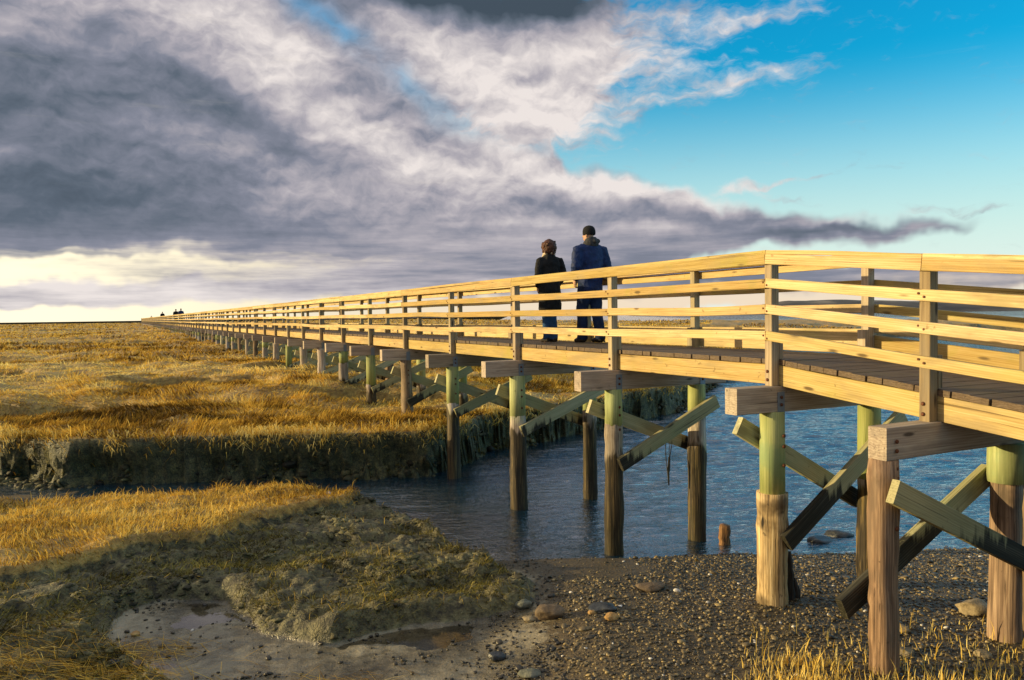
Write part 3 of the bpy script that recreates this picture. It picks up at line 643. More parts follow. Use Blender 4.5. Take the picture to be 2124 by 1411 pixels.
rock('small dark stone on wet sand beside the washed up straw', 236, 1360, 26, .6, 'dark', 2)
rock('blackish brown stone on wet sand, lowest left above loose straw', 285, 1380, 26, .6, 'brown', 3)
rock('brown stone on wet sand near the bluish puddle', 280, 1318, 20, .65, 'ochre', 4)
rock('big dull brown boulder at the foot of the mud bank tip', 1142, 1282, 62, .62, 'brown', 5)
rock('grey green stone touching the tip of the mud bank', 1085, 1262, 36, .6, 'grey', 6)
rock('flat dark slab stone in gravel beside a white shell', 1250, 1268, 60, .32, 'dark', 7)
rock('ochre stone in gravel in front of the flat dark slab', 1268, 1288, 32, .62, 'ochre', 8)
rock('small orange stone left of the ochre stone', 1228, 1276, 17, .7, 'ochre', 9)
rock('pale flat stone left of the brown boulder', 1098, 1288, 32, .45, 'tan', 10)
rock('tiny bright white shell lying on dark gravel', 1287, 1260, 10, .5, 'white', 11, cat='shell', name='shell')
rock('long low dark brown stone lying on gravel near the waterline', 1352, 1222, 72, .26, 'brown', 12)
rock('orange brown chip of stone on the mud bank side', 824, 1284, 13, .7, 'ochre', 13)
rock('jagged black rock standing in the water behind the green-topped pile', 1700, 1122, 52, .5, 'dark', 14, 0.)
rock('smoother wet black rock in the water right of the jagged one', 1738, 1110, 60, .42, 'dark', 15, 0.)
rock('large angular tan rock among stalks by the right edge', 2022, 1272, 72, .55, 'tan', 16, .25)
rock('low tan rock right of the bare brown pile', 1872, 1310, 36, .5, 'tan', 17, .3)
rock('flat tan rock close behind the golden stalks', 1876, 1357, 46, .4, 'tan', 18, .3)
rock('small lumpy tan rock between the stalks', 2038, 1362, 34, .55, 'tan', 19, .3)
rock('broken tan rock against the foot of the brown pile', 1825, 1392, 36, .5, 'tan', 20, .3)
rock('grey stone cut by the bottom edge of the picture', 1100, 1404, 50, .45, 'grey', 21)
rock('pale boulder lying on top of the near mud bank', 682, 1043, 12, .6, 'white', 22, .45)

# ------------------------------------------------------------------ timber
def grain(t, coord, sx=1.2, sy=22., seed_off=True):
    oi = t.new('ShaderNodeObjectInfo')
    off = t.new('ShaderNodeVectorMath', {0: coord, 1: t.new('ShaderNodeVectorMath', {0: (17, 9, 23), 'Scale': oi.outputs['Random']}, operation='SCALE').outputs[0]}, operation='ADD').outputs[0] if seed_off else coord
    mp = t.new('ShaderNodeMapping', {0: off, 'Scale': (sx, sy, sy)}).outputs[0]
    g1 = t.noise(mp, 1., 6, .6, .8)
    mp2 = t.new('ShaderNodeMapping', {0: off, 'Scale': (sx*2.5, sy*4, sy*4)}).outputs[0]
    g2 = t.noise(mp2, 1., 4, .6)
    wv = t.new('ShaderNodeTexWave', {'Vector': t.new('ShaderNodeMapping', {0: off, 'Scale': (sx*.35, sy*.6, sy*.6)}).outputs[0], 'Scale': 1.2, 'Distortion': 9., 'Detail': 3., 'Detail Scale': .8}, bands_direction='Z').outputs['Fac']
    return off, g1, g2, wv, oi.outputs['Random']
def m_wood(name, dark, mid, light, green=(.40, .36, .12), gamt=.35, rough=.7, knots=True, wet=False, sx=1.2, vert=False, bs=.35):
    m, t = mat(name); o = t.new('ShaderNodeTexCoord').outputs['Object']
    if vert: o = t.new('ShaderNodeMapping', {0: o, 'Rotation': (0, R(90), 0)}).outputs[0]
    off, g1, g2, wv, rnd = grain(t, o, sx)
    v = t.m('ADD', t.m('ADD', t.m('MULTIPLY', g1, .62), t.m('MULTIPLY', g2, .26)), t.m('MULTIPLY', wv, .12))
    c = t.ramp(v, [(.30, dark), (.49, mid), (.68, light)])
    blot = t.noise(off, 1.7, 4, .6)
    c = t.mix(t.m('MULTIPLY', t.mapr(blot, .52, .68), gamt), c, green)
    warm = t.mapr(rnd, .0, 1., .72, 1.2, 'LINEAR'); hue = t.mapr(t.m('FRACT', t.m('MULTIPLY', rnd, 7.3)), 0., 1., .488, .507, 'LINEAR')
    c = t.new('ShaderNodeHueSaturation', {'Value': warm, 'Hue': hue, 'Saturation': t.mapr(rnd, 0., 1., 1.15, .88, 'LINEAR'), 'Color': c}).outputs[0]
    if knots:
        vo = t.new('ShaderNodeTexVoronoi', {'Vector': t.new('ShaderNodeMapping', {0: off, 'Scale': (2.3, 9, 9)}).outputs[0], 'Scale': 1., 'Randomness': 1.})
        kn = t.mapr(vo.outputs['Distance'], .20, .08)
        pick = t.m('GREATER_THAN', t.new('ShaderNodeSeparateColor', {0: vo.outputs['Color']}).outputs[0], .45)
        c = t.mix(t.m('MULTIPLY', kn, pick), c, tuple(q * .35 for q in dark))
    grey = t.m('MULTIPLY', t.mapr(t.noise(t.new('ShaderNodeMapping', {0: off, 'Scale': (1.1, 5, 5)}).outputs[0], 1., 5, .65), .48, .66), .68)
    c = t.mix(grey, c, tuple(.55 * q + .03 for q in mid))
    spot = t.mapr(t.noise(off, 14., 3, .5), .68, .76)
    c = t.mix(t.m('MULTIPLY', spot, .6), c, tuple(q * .45 for q in dark))
    cr = t.noise(t.new('ShaderNodeMapping', {0: off, 'Scale': (.8, 60, 60)}).outputs[0], 1., 3, .5)
    crack = t.mapr(cr, .365, .29)
    c = t.mix(t.m('MULTIPLY', crack, .75), c, tuple(q * .3 for q in dark))
    if wet:
        z = t.new('ShaderNodeSeparateXYZ', {0: t.new('ShaderNodeNewGeometry').outputs['Position']}).outputs[2]
        nz = t.noise(t.new('ShaderNodeMapping', {0: t.new('ShaderNodeNewGeometry').outputs['Position'], 'Scale': (9, 9, 1.4)}).outputs[0], 1., 4, .6)
        lim = t.m('ADD', z, t.m('MULTIPLY', t.m('SUBTRACT', nz, .5), .75))
        blk = t.m('MULTIPLY', t.mapr(lim, wet[0] + .06, wet[0] - .06), wet[1])
        wc = t.ramp(v, [(.36, tuple(q * .2 for q in wet[2])), (.52, wet[2]), (.66, tuple(q * 6. for q in wet[2]))])
        c = t.mix(blk, c, wc)
    h = t.m('SUBTRACT', t.m('ADD', g1, t.m('MULTIPLY', g2, .5)), t.m('MULTIPLY', crack, .8))
    finish(t, c, rough, h, bs, .006, .3); return m
W_RAIL = m_wood('rail_timber', (.35, .225, .07), (.52, .38, .15), (.655, .51, .245), green=(.40, .36, .09), gamt=.45)
W_POST = m_wood('post_timber', (.18, .135, .08), (.35, .275, .16), (.48, .40, .25), sx=1.2, vert=True, gamt=.2)
W_BEAM = m_wood('cap_beam_timber', (.22, .165, .12), (.38, .31, .235), (.52, .45, .34), green=(.42, .36, .2), gamt=.15)
W_DECK = m_wood('deck_timber', (.085, .055, .035), (.15, .105, .07), (.23, .17, .12), gamt=.1, knots=False)
W_BRACE = m_wood('brace_timber', (.26, .24, .12), (.40, .38, .20), (.52, .48, .27), green=(.32, .38, .20), gamt=.5, wet=(1.30, .96, (.012, .011, .008)))
W_GREEN = m_wood('treated_green_timber', (.22, .27, .09), (.38, .42, .16), (.52, .54, .24), green=(.22, .33, .16), gamt=.7, vert=True, knots=False, bs=.2)
BLEACH = m_wood('weathered_pile_timber', (.16, .11, .07), (.40, .33, .25), (.62, .55, .44), green=(.34, .37, .15), gamt=.75, vert=True, wet=(1.28, .95, (.028, .019, .006)), bs=1.)
W_PALE = m_wood('pale_pile_timber', (.05, .03, .012), (.42, .28, .115), (.68, .52, .27), green=(.05, .03, .012), gamt=.85, vert=True, bs=.9)
W_BROWN = m_wood('brown_pile_timber', (.055, .035, .02), (.22, .145, .08), (.42, .30, .17), green=(.05, .038, .02), gamt=.8, vert=True, bs=.8)
def m_metal(name, col, rough, rust=.0):
    m, t = mat(name); o = t.new('ShaderNodeTexCoord').outputs['Object']; n = t.noise(o, 30, 4, .6)
    finish(t, t.mix(t.mapr(n, .6 - rust, .75 - rust), col, (.14, .05, .02)), rough, n, .3, .003, .5, {'Metallic': .45}); return m
STEEL = m_metal('galvanised_steel', (.20, .24, .30), .55, .0); RUST = m_metal('rusty_bolt', (.10, .06, .045), .7, .25)

TH = R(26.02); NV = Vector((math.cos(TH), math.sin(TH), 0)); DV = Vector((-math.sin(TH), math.cos(TH), 0)); UP = Vector((0, 0, 1))
D0, S0, WID, BAY = 5.557, 5.740, 1.30, 2.74
SL = .094                                                      # fall of the ramp per metre
def drop(k): return SL * max(0, -k) * BAY
def B(k, off, z, level=False): 
    p = NV * (D0 + off) + DV * (S0 + k * BAY); return Vector((p.x, p.y, z - (0 if level else drop(k))))
bridge = empty('footbridge', tuple(B(0, .64, 0)))
tag(bridge, 'long raised timber boardwalk with four-board railings crossing the creek and marsh', 'footbridge')
IB = Matrix.Translation(bridge.location).inverted()
def attach(o): o.parent = bridge; o.matrix_parent_inverse = IB
def oriented(name, m_, a, b, w, h, n=1, bow=0, seed=0, parent=None, ch=.004, side=None):
    """a timber as its own object whose local x runs along the grain"""
    a = Vector(a); b = Vector(b); d = (b - a); L = d.length; d.normalize()
    mb = MB(); mb.beam((0, 0, 0), (L, 0, 0), w, h, n=n, bow=bow, seed=seed, ch=ch)
    o = mb.build(name, m_); S = Vector(side) if side is not None else UP.cross(d); S.normalize(); U = d.cross(S)
    o.matrix_world = Matrix(((d.x, S.x, U.x, a.x), (d.y, S.y, U.y, a.y), (d.z, S.z, U.z, a.z), (0, 0, 0, 1)))
    M0 = o.matrix_world.copy(); o.parent = parent or bridge
    o.matrix_parent_inverse = IB if parent is None else parent.matrix_basis.inverted() @ parent.matrix_parent_inverse.inverted() @ Matrix.Identity(4) if False else IB
    o.matrix_basis = M0
    return o
NB = 99
FASC = (3.545, .094); RAILS = (3.3155, 3.0685, 2.811); 
def runs():
    out = [(-2.6, -1.6), (-1.6, -.6), (-.6, 0)]
    out += [(k, min(k + 2, NB)) for k in range(0, NB, 2)]
    return out
RUNS = runs()
RUNS_LONG = [(-2.6, -1.6), (-1.6, 0)] + RUNS[3:]
RUNS_ODD = [(-2.6, -1.6), (-1.6, 0), (0, 1)] + [(k, min(k + 2, NB)) for k in range(1, NB, 2)]
far_k = 42
def side_boards(name, runs_, off, zc, w, h, m_, lim, bow, seed):
    """boards along one side: own object up to bay lim, the rest is ONE part"""
    st = MB(); g_ = .003
    for i, (k0, k1) in enumerate(runs_):
        a = B(k0, off, zc); b = B(k1, off, zc); d = (b - a).normalized() * g_
        if k0 < lim: oriented(name, m_, a + d, b - d, w, h, n=6 if k0 < 14 else 2, bow=bow, seed=seed * 100 + i)
        else: st.beam(a + d, b - d, w, h, n=1)
    if st.n:
        o = st.build(name, m_); attach(o); o['kind'] = 'stuff'
PO = .045
side_boards('top_cap', RUNS, .0, 3.612, .155, .04, W_RAIL, far_k, .008, 1)
side_boards('top_cap', RUNS, WID, 3.612, .155, .04, W_RAIL, far_k, .008, 2)
side_boards('fascia_board', RUNS, -PO - .021, FASC[0], .04, FASC[1], W_RAIL, far_k, .012, 3)
side_boards('fascia_board', RUNS, WID + PO + .021, FASC[0], .04, FASC[1], W_RAIL, far_k, .008, 4)
for j, z in enumerate(RAILS):
    side_boards('rail', (RUNS_LONG, RUNS_ODD, RUNS_LONG)[j], -PO - .020, z, .038, .09, W_RAIL, 34, .020, 5 + j)
    if j < 2: side_boards('rail', (RUNS_ODD, RUNS_LONG)[j], WID + PO + .020, z, .038, .09, W_RAIL, 34, .013, 8 + j)
side_boards('rail', [(-2.6, -1.6), (-1.6, 0)], WID + PO + .020, RAILS[2] + .06, .038, .09, W_RAIL, 34, .01, 11)
side_boards('toe_board', RUNS_ODD[2:], WID + PO + .020, 2.728, .04, .255, W_RAIL, far_k, .004, 12)
side_boards('toe_board', RUNS_ODD[:2], WID + PO + .020, 2.70, .04, .19, W_RAIL, far_k, .004, 13)
side_boards('side_beam', RUNS, PO + .026, 2.4445, .05, .193, W_RAIL, far_k, .003, 14)
side_boards('side_beam', RUNS, WID - PO - .026, 2.4445, .05, .193, W_RAIL, far_k, .003, 15)
for off in (.35, .65, .95):
    st = MB()
    st.beam(B(-2.6, off, 2.4445), B(0, off, 2.4445), .05, .19); st.beam(B(0, off, 2.4445) + DV * .004, B(NB, off, 2.4445), .05, .19); o = st.build('joist', W_BEAM); attach(o)
# deck of cross planks
dk = MB(); rd = random.Random(4); L_tot = (NB + 2.6) * BAY; pw = BAY / 18
for i in range(int(L_tot / pw)):
    k = -2.6 + (i + .5) * pw / BAY; sl = SL if k < 0 else 0
    j = rd.uniform(-.012, .012); zc = 2.571 + rd.uniform(-.002, .002)
    a = B(k, PO + .001 + j if True else 0, zc); b = B(k, WID - PO - .002 + j, zc)
    dd = (DV * 1 + UP * (sl)).normalized(); uu = dd.cross(NV) * -1
    dk.beam(a, b, pw - .008, .048, side=dd, ch=.003)
o = dk.build('deck', W_DECK); attach(o)
# posts
BENTS = [-2.6, -1.6, -.6] + list(range(0, NB + 1))
def bolt(mb, c, nrm, r=.016, t=.014): mb.disc(c, nrm, r, t)
def one_bolt(c, nrm, r, th, par):
    m_ = MB(); m_.disc((0, 0, 0), nrm, r, th); b_ = m_.build('bolt', RUST); b_.location = c; b_.parent = par
    b_.matrix_parent_inverse = Matrix.Translation(par.location).inverted()
post_stuff = MB()
for k in BENTS:
    for off, sgn in ((0, -1), (WID, 1)):
        zt = 3.592; zb = 2.343
        c0 = B(k, off, zb); c1 = B(k, off, zt)
        jit = random.Random(int(k * 10) + (50 if sgn > 0 else 0)); w = .09 + jit.uniform(-.003, .004)
        mb = MB() if k < 44 else post_stuff
        mb.beam(c0, c1, w, w, side=DV, ch=.004)
        if k < 44:
            q = -sgn * (PO + .026)
            mb.beam(B(k, off + q, 2.598), B(k, off + q, 2.85), .05, .10, side=NV * 1, ch=.003)
            o = mb.build('post', W_POST, origin=tuple(c0)); attach(o)
            if k <= 3 and sgn < 0:
                nn = NV * sgn; lst = [(B(k, off + sgn * (PO + .001), z) + DV * .01, .016, .014) for z in (2.40, 2.48)]
                for z in RAILS: lst += [(B(k, off + sgn * (PO + .0395), z + .012) + DV * .025, .010, .006), (B(k, off + sgn * (PO + .0395), z - .016) - DV * .022, .010, .006)]
                for c_, r_, t_ in lst: one_bolt(c_, nn, r_, t_, o)
o = post_stuff.build('post', W_POST); attach(o); o['kind'] = 'stuff'
# bents: cap beam, piles, braces
def child(o, par):
    o.parent = par; o.matrix_parent_inverse = (par.matrix_parent_inverse @ par.matrix_basis).inverted() @ IB.inverted() @ IB if False else par.matrix_basis.inverted()
SLEEVED = {-.6: (0, 1), 0: (1, 1), 1: (1, 1), 2: (1, 1), 3: (1, 1), 4: (0, 1), 5: (1, 1), 6: (1, 0), 7: (0, 1), 9: (1, 0), 11: (1, 1), 13: (0, 1), 15: (1, 0), 18: (1, 0), 20: (1, 1), 23: (1, 0), 25: (1, 0), 28: (1, 0), 31: (1, 1), 34: (1, 0)}
SL_BOT = {0: 1.32, 1: 1.66, 2: 1.47, 3: 1.42}
pile_stuff = MB(); brace_stuff = MB(); beam_stuff = MB()
for k in BENTS:
    rk = random.Random(int(k * 7) + 900); dz = drop(k); zt = 2.341 - dz; hb = .245; zb = zt - hb
    if k < 97:
        e0 = -.54 + rk.uniform(-.04, .04); e1 = WID + .5 + rk.uniform(-.05, .05)
        oriented('cap_beam', W_BEAM, B(k, e0, zt - hb/2, True), B(k, e1, zt - hb/2, True), .16, hb, ch=.006, n=3, bow=.004, seed=int(k*3)+77)
    else: beam_stuff.beam(B(k, -.54, zt - hb/2, True), B(k, WID + .5, zt - hb/2, True), .16, hb)
    piles = [(0., 0), (WID + .02, 1)]
    if k == -.6: piles = [(-.50, 0), (.97, 1), (1.36, 2)]
    for off, side in piles:
        slv = SLEEVED.get(k, (0, 0))[min(side, 1)] if side < 2 else 0
        p = B(k, off, 0, True); gnd = gz(p.x, p.y); bot = max(min(gnd, 0) - .35, -1.3) if gnd < .3 else gnd - .4
        r = .125 + rk.uniform(-.012, .012)
        lx, ly = rk.uniform(-.02, .02), rk.uniform(-.02, .02)
        if k == -.6: r = (.106, .122, .115)[side]
        ztop = (SL_BOT.get(k, min(2.05, max(gnd + .42, 1.35) + rk.uniform(-.1, .15))) if slv else zb)
        if k == -.6 and side == 1: ztop = zb - .30
        if k == 0 and side == 0: r = .145
        if side == 0 and k > 3 and not slv: r *= .92
        zs = np.linspace(bot, ztop, 16 if k < 12 else 3)
        pts = [(p.x + lx * (1 - (z - bot) / (2.1 - bot)) + (rk.uniform(-.004, .004) if k < 12 else 0), p.y + ly * (1 - (z - bot) / (2.1 - bot)), z) for z in zs]
        seg = 28 if k < 8 else (14 if k < 20 else 8)
        rr = [r * (1.03 - .05 * i / len(zs)) for i in range(len(zs))]
        own = k < 46
        mb = MB() if own else pile_stuff
        mb.tube(pts, [q * (1 + (rk.uniform(-.05, .05) if k < 12 else 0)) for q in rr], seg, wob=.085 if k < 12 else 0, seed=int(k*5)+side)
        if own:
            m_ = W_PALE if (k == 0 and side == 0) else (W_BROWN if (k < 0 or (k > 3 and not slv and rk.random() < .5)) else BLEACH)
            po = mb.build('pile', m_, smooth=True, origin=(p.x, p.y, bot)); attach(po)
            inv = Matrix.Translation(po.location).inverted()
            if slv:
                s_ = MB(); rs = r * (.96 if k >= 0 else 1.22)
                if k == 0 and side == 0: rs = .118
                s_.tube([(p.x, p.y, ztop - .02), (p.x, p.y, (ztop + zb)/2), (p.x, p.y, zb + .002)], [rs, rs * 1.0, rs * .98], seg, wob=.02, seed=int(k)+5)
                so = s_.build('new_timber_top', W_GREEN, smooth=True, origin=(p.x, p.y, ztop)); so.parent = po; so.matrix_parent_inverse = inv
            if k <= 8:
                pl = MB(); face = p - DV * (.083 + 0.0)
                c = Vector((face.x, face.y, 0)) - DV * .004
                if side == 0 and k >= 0 or side == 1 and k in (1, 2):
                    wpl = .085; c2 = c + NV * .03
                    pl.beam(c2 + UP * (zb + .19), c2 + UP * (zb - .16), wpl, .006, side=NV, ch=.001)
                    st_ = pl.build('strap_plate', STEEL, origin=tuple(c2 + UP * zb)); st_.parent = po; st_.matrix_parent_inverse = inv
                rp = r * .93 if slv else r
                if k <= 3 and side < 2:
                    for z in (zb + .14, zb + .07, zb - .06, zb - .13): one_bolt(c + NV * .03 - DV * .003 + UP * z, -DV, .016, .014, po)
                if k <= 4 and side == 0:
                    for z in (zb - .22, zb - .32, zb - .50): one_bolt(Vector((p.x, p.y, 0)) - DV * (rp * .97) + NV * .015 + UP * z, -DV, .018, .018, po)
    if -1 < k < 60:
        # a pair of crossed braces, one on each face of the bent
        if k == -.6: A_ = ((-.61, 1.745), (1.62, .70)); Bk = ((.98, 1.66), (-.74, .80))
        elif k == 0: A_ = ((1.60, 1.97), (-.0, .87)); Bk = ((-.27, 1.96), (1.35, 1.06))
        else:
            gz_ = gz(*tuple(B(k, .6, 0, True))[:2]); lo = max(1.19, gz_ + .02)
            A_ = ((1.52 + rk.uniform(-.05, .05), 1.87), (-.02, lo + rk.uniform(-.04, .05))); Bk = ((-.26, 1.88), (1.40, lo + .05))
        fr = -(.135 if k != -.6 else .125)
        for (q0, q1), ss in ((A_, -1), (Bk, 1)):
            d = DV * ss * (.17 if k != 0 else .175)
            a = B(k, q0[0], q0[1], True) + d; b = B(k, q1[0], q1[1], True) + d
            if k == -.6 and ss < 0: a, b = a, b
            if k < 46: oriented('brace', W_BRACE, a, b, .065, .175, ch=.004)
            else: brace_stuff.beam(a, b, .065, .175)
for mbb, nm, mm_ in ((pile_stuff, 'pile', BLEACH), (brace_stuff, 'brace', W_BRACE), (beam_stuff, 'cap_beam', W_BEAM)):
    if mbb.n:
        o = mbb.build(nm, mm_); attach(o); o['kind'] = 'stuff'
# end of the walkway: a wider viewing deck with its own railing
ed = MB(); kE = NB
for z, h in ((3.612, .04), (3.545, .094), (3.3155, .09), (3.0685, .09), (2.811, .09)):
    ed.beam(B(kE, WID + .05, z) + DV * .06, B(kE, -.10, z) + DV * .06, .05, h)
for off in (-.1, .6, WID + .1): ed.beam(B(kE, off, 2.0) , B(kE, off, 3.75), .12, .12, side=DV)
o = ed.build('end_railing', W_POST); attach(o)

# stumps and hanging weed
def stump(label, px, py, hpx, wpx, m_, seed, z0=0., split=False):
    p = at(px, py, z0); s = p.y / F_PX; h = hpx * s; w = wpx * s / 2; rk = random.Random(seed); base = min(gz(p.x, p.y), z0) - .1
    mb = MB(); n = 10
    pts = [(p.x + rk.uniform(-.008, .008) - .02 * i / n * (1 if split else 0), p.y, base + (z0 + h - base) * i / n) for i in range(n + 1)]
    mb.tube(pts, [w * (1.08 - (.55 if split else .12) * (i / n) ** 2 + rk.uniform(-.06, .06)) for i in range(n + 1)], 18, wob=.16, seed=seed)
    if split: mb.tube([(p.x + w * 1.3, p.y + .02, base), (p.x + w * 1.5, p.y + .02, z0 + h * .2), (p.x + w * .9, p.y + .02, z0 + h * .45)], [w * .9, w * .75, w * .2], 12, wob=.2, seed=seed + 3)
    o = mb.build('stump', m_, smooth=True, origin=(p.x, p.y, z0)); tag(o, label, 'stump')
STUMPW = m_wood('rotten_stump_timber', (.05, .022, .006), (.20, .09, .02), (.42, .22, .06), vert=True, bs=1., gamt=.3, green=(.05, .03, .01))
BLACKW = m_wood('black_stump_timber', (.008, .007, .005), (.025, .02, .015), (.09, .07, .05), vert=True, bs=1., gamt=.2)
stump('short rotten orange-brown stump standing in the shallow water', 1503, 1128, 40, 22, STUMPW, 5)
stump('thin blackened split stump beside the pale pile on the gravel', 1641, 1246, 104, 18, BLACKW, 8, .22, True)
hs_ = MB(); hp = B(1, .98, 1.42, True) + DV * .16
for dx, z0, z1, r in ((-.06, 0., -.55, .006), (.03, -.02, -.40, .005), (0., -.3, -.68, .016), (.05, -.1, -.50, .007)):
    hs_.tube([hp + NV * dx + UP * z0, hp + NV * (dx * .6 - .02) + UP * (z0 + z1) * .5, hp + NV * (dx * .3 - .01) + UP * z1], [r * .7, r, r * .6], 7, wob=.2, seed=3)
tag(hs_.build('hanging_weed', BLACKW, smooth=True, origin=tuple(hp)), 'stringy dead weed hanging from a brace over the water', 'weed')

# ------------------------------------------------------------------ people
def m_cloth(name, col, rough=.85, sc=60, sheen=.2, v=.25):
    m, t = mat(name); o = t.new('ShaderNodeTexCoord').outputs['Object']
    n = t.noise(o, sc, 3, .6); n2 = t.noise(o, 6, 4, .6)
    c = t.mix(t.mapr(n2, .35, .65), tuple(q * (1 - v) for q in col), tuple(q * (1 + v) for q in col))
    finish(t, c, rough, t.m('ADD', t.m('MULTIPLY', n, .15), n2), .7, .03, .25); return m
SKIN = m_cloth('skin', (.50, .30, .20), .5, 30); NAVY = m_cloth('navy_jacket', (.008, .022, .085), .65); DENIM = m_cloth('dark_blue_trousers', (.008, .020, .060)); BLACK = m_cloth('black_coat', (.012, .012, .012)); JEANS = m_cloth('blue_jeans', (.025, .07, .16))
HOODC = m_cloth('grey_hood_cloth', (.035, .036, .038)); HATC = m_cloth('black_knit', (.010, .010, .011), .95, 120); HAIR = m_cloth('auburn_hair', (.085, .032, .016), .55, 90, v=.5); SCARF = m_cloth('pale_scarf', (.62, .52, .36)); SHOE = m_cloth('dark_shoe', (.02, .017, .015), .5); GLOVE = SKIN
def soft(mb, name, m_, parent, vox=.014, it=4, disp=0.):
    o = mb.build(name, m_, parent, smooth=True)
    r = o.modifiers.new('fuse', 'REMESH'); r.mode = 'VOXEL'; r.voxel_size = vox; r.use_smooth_shade = True
    s = o.modifiers.new('smooth', 'SMOOTH'); s.iterations = it; s.factor = .6
    if disp:
        tx = bpy.data.textures.new(name, 'CLOUDS'); tx.noise_scale = .09; d = o.modifiers.new('folds', 'DISPLACE'); d.texture = tx; d.strength = disp; d.mid_level = .5
    return o
def hand(mb, wrist, down, fwd, side, s=1.):
    """palm with four unequal curled fingers and a thumb"""
    w = Vector(wrist); dn = Vector(down).normalized(); fw = Vector(fwd).normalized(); sd = Vector(side).normalized()
    mb.tube([w, w + dn * .045 * s, w + dn * .088 * s], [.022 * s, .026 * s, .024 * s], 10, ry=[.026 * s, .040 * s, .040 * s])
    for i, L in enumerate((.070, .080, .075, .058)):
        b = w + dn * .085 * s + fw * (.030 - .020 * i) * s
        mb.tube([b, b + dn * L * .45 * s - sd * .004, b + (dn * .8 - sd * .35) * L * .78 * s, b + (dn * .8 - sd * .75) * L * s], [.0095 * s, .009 * s, .008 * s, .006 * s], 8)
    b = w + dn * .025 * s + fw * .032 * s
    mb.tube([b, b + (dn * .5 + fw * .6) * .035 * s, b + (dn * .9 + fw * .45) * .062 * s], [.012 * s, .011 * s, .008 * s], 8)
def head(mb, c, s, yaw=0.):
    """head with chin, nose, ears; faces local +y turned by yaw"""
    c = Vector(c); M = Matrix.Rotation(yaw, 3, 'Z')
    zz = [-.115, -.095, -.06, -.02, .02, .06, .095, .115, .122]; rx = [.028, .048, .062, .070, .075, .076, .062, .035, .008]; ry = [.035, .058, .080, .090, .097, .097, .080, .045, .010]; yy = [.045, .032, .018, .008, .002, -.004, -.004, -.002, 0]
    pts = [c + M @ Vector((0, y * s, z * s)) for z, y in zip(zz, yy)]
    mb.tube(pts, [r * s for r in rx], 20, ry=[r * s for r in ry])
    nose = [c + M @ Vector((0, .088, .020)) * s, c + M @ Vector((0, .108, -.018)) * s, c + M @ Vector((0, .092, -.034)) * s]; mb.tube(nose, [.008 * s, .014 * s, .010 * s], 8)
    for sx in (-1, 1):
        e = c + M @ Vector((sx * .074, -.004, -.005)) * s; mb.tube([e + M @ Vector((0, 0, -.030)) * s, e + M @ Vector((sx * .012, -.006, 0)) * s, e + M @ Vector((sx * .004, 0, .030)) * s], [.007 * s, .013 * s, .007 * s], 8, ry=[.010 * s, .018 * s, .010 * s])
        ey = c + M @ Vector((sx * .032, .086, .022)) * s; mb.tube([ey + M @ Vector((-.012, 0, 0)) * s, ey + M @ Vector((.012, 0, 0)) * s], [.009 * s, .009 * s], 8)
    mb.tube([c + M @ Vector((-.022, .088, -.062)) * s, c + M @ Vector((0, .096, -.062)) * s, c + M @ Vector((.022, .088, -.062)) * s], [.006 * s, .009 * s, .006 * s], 8)
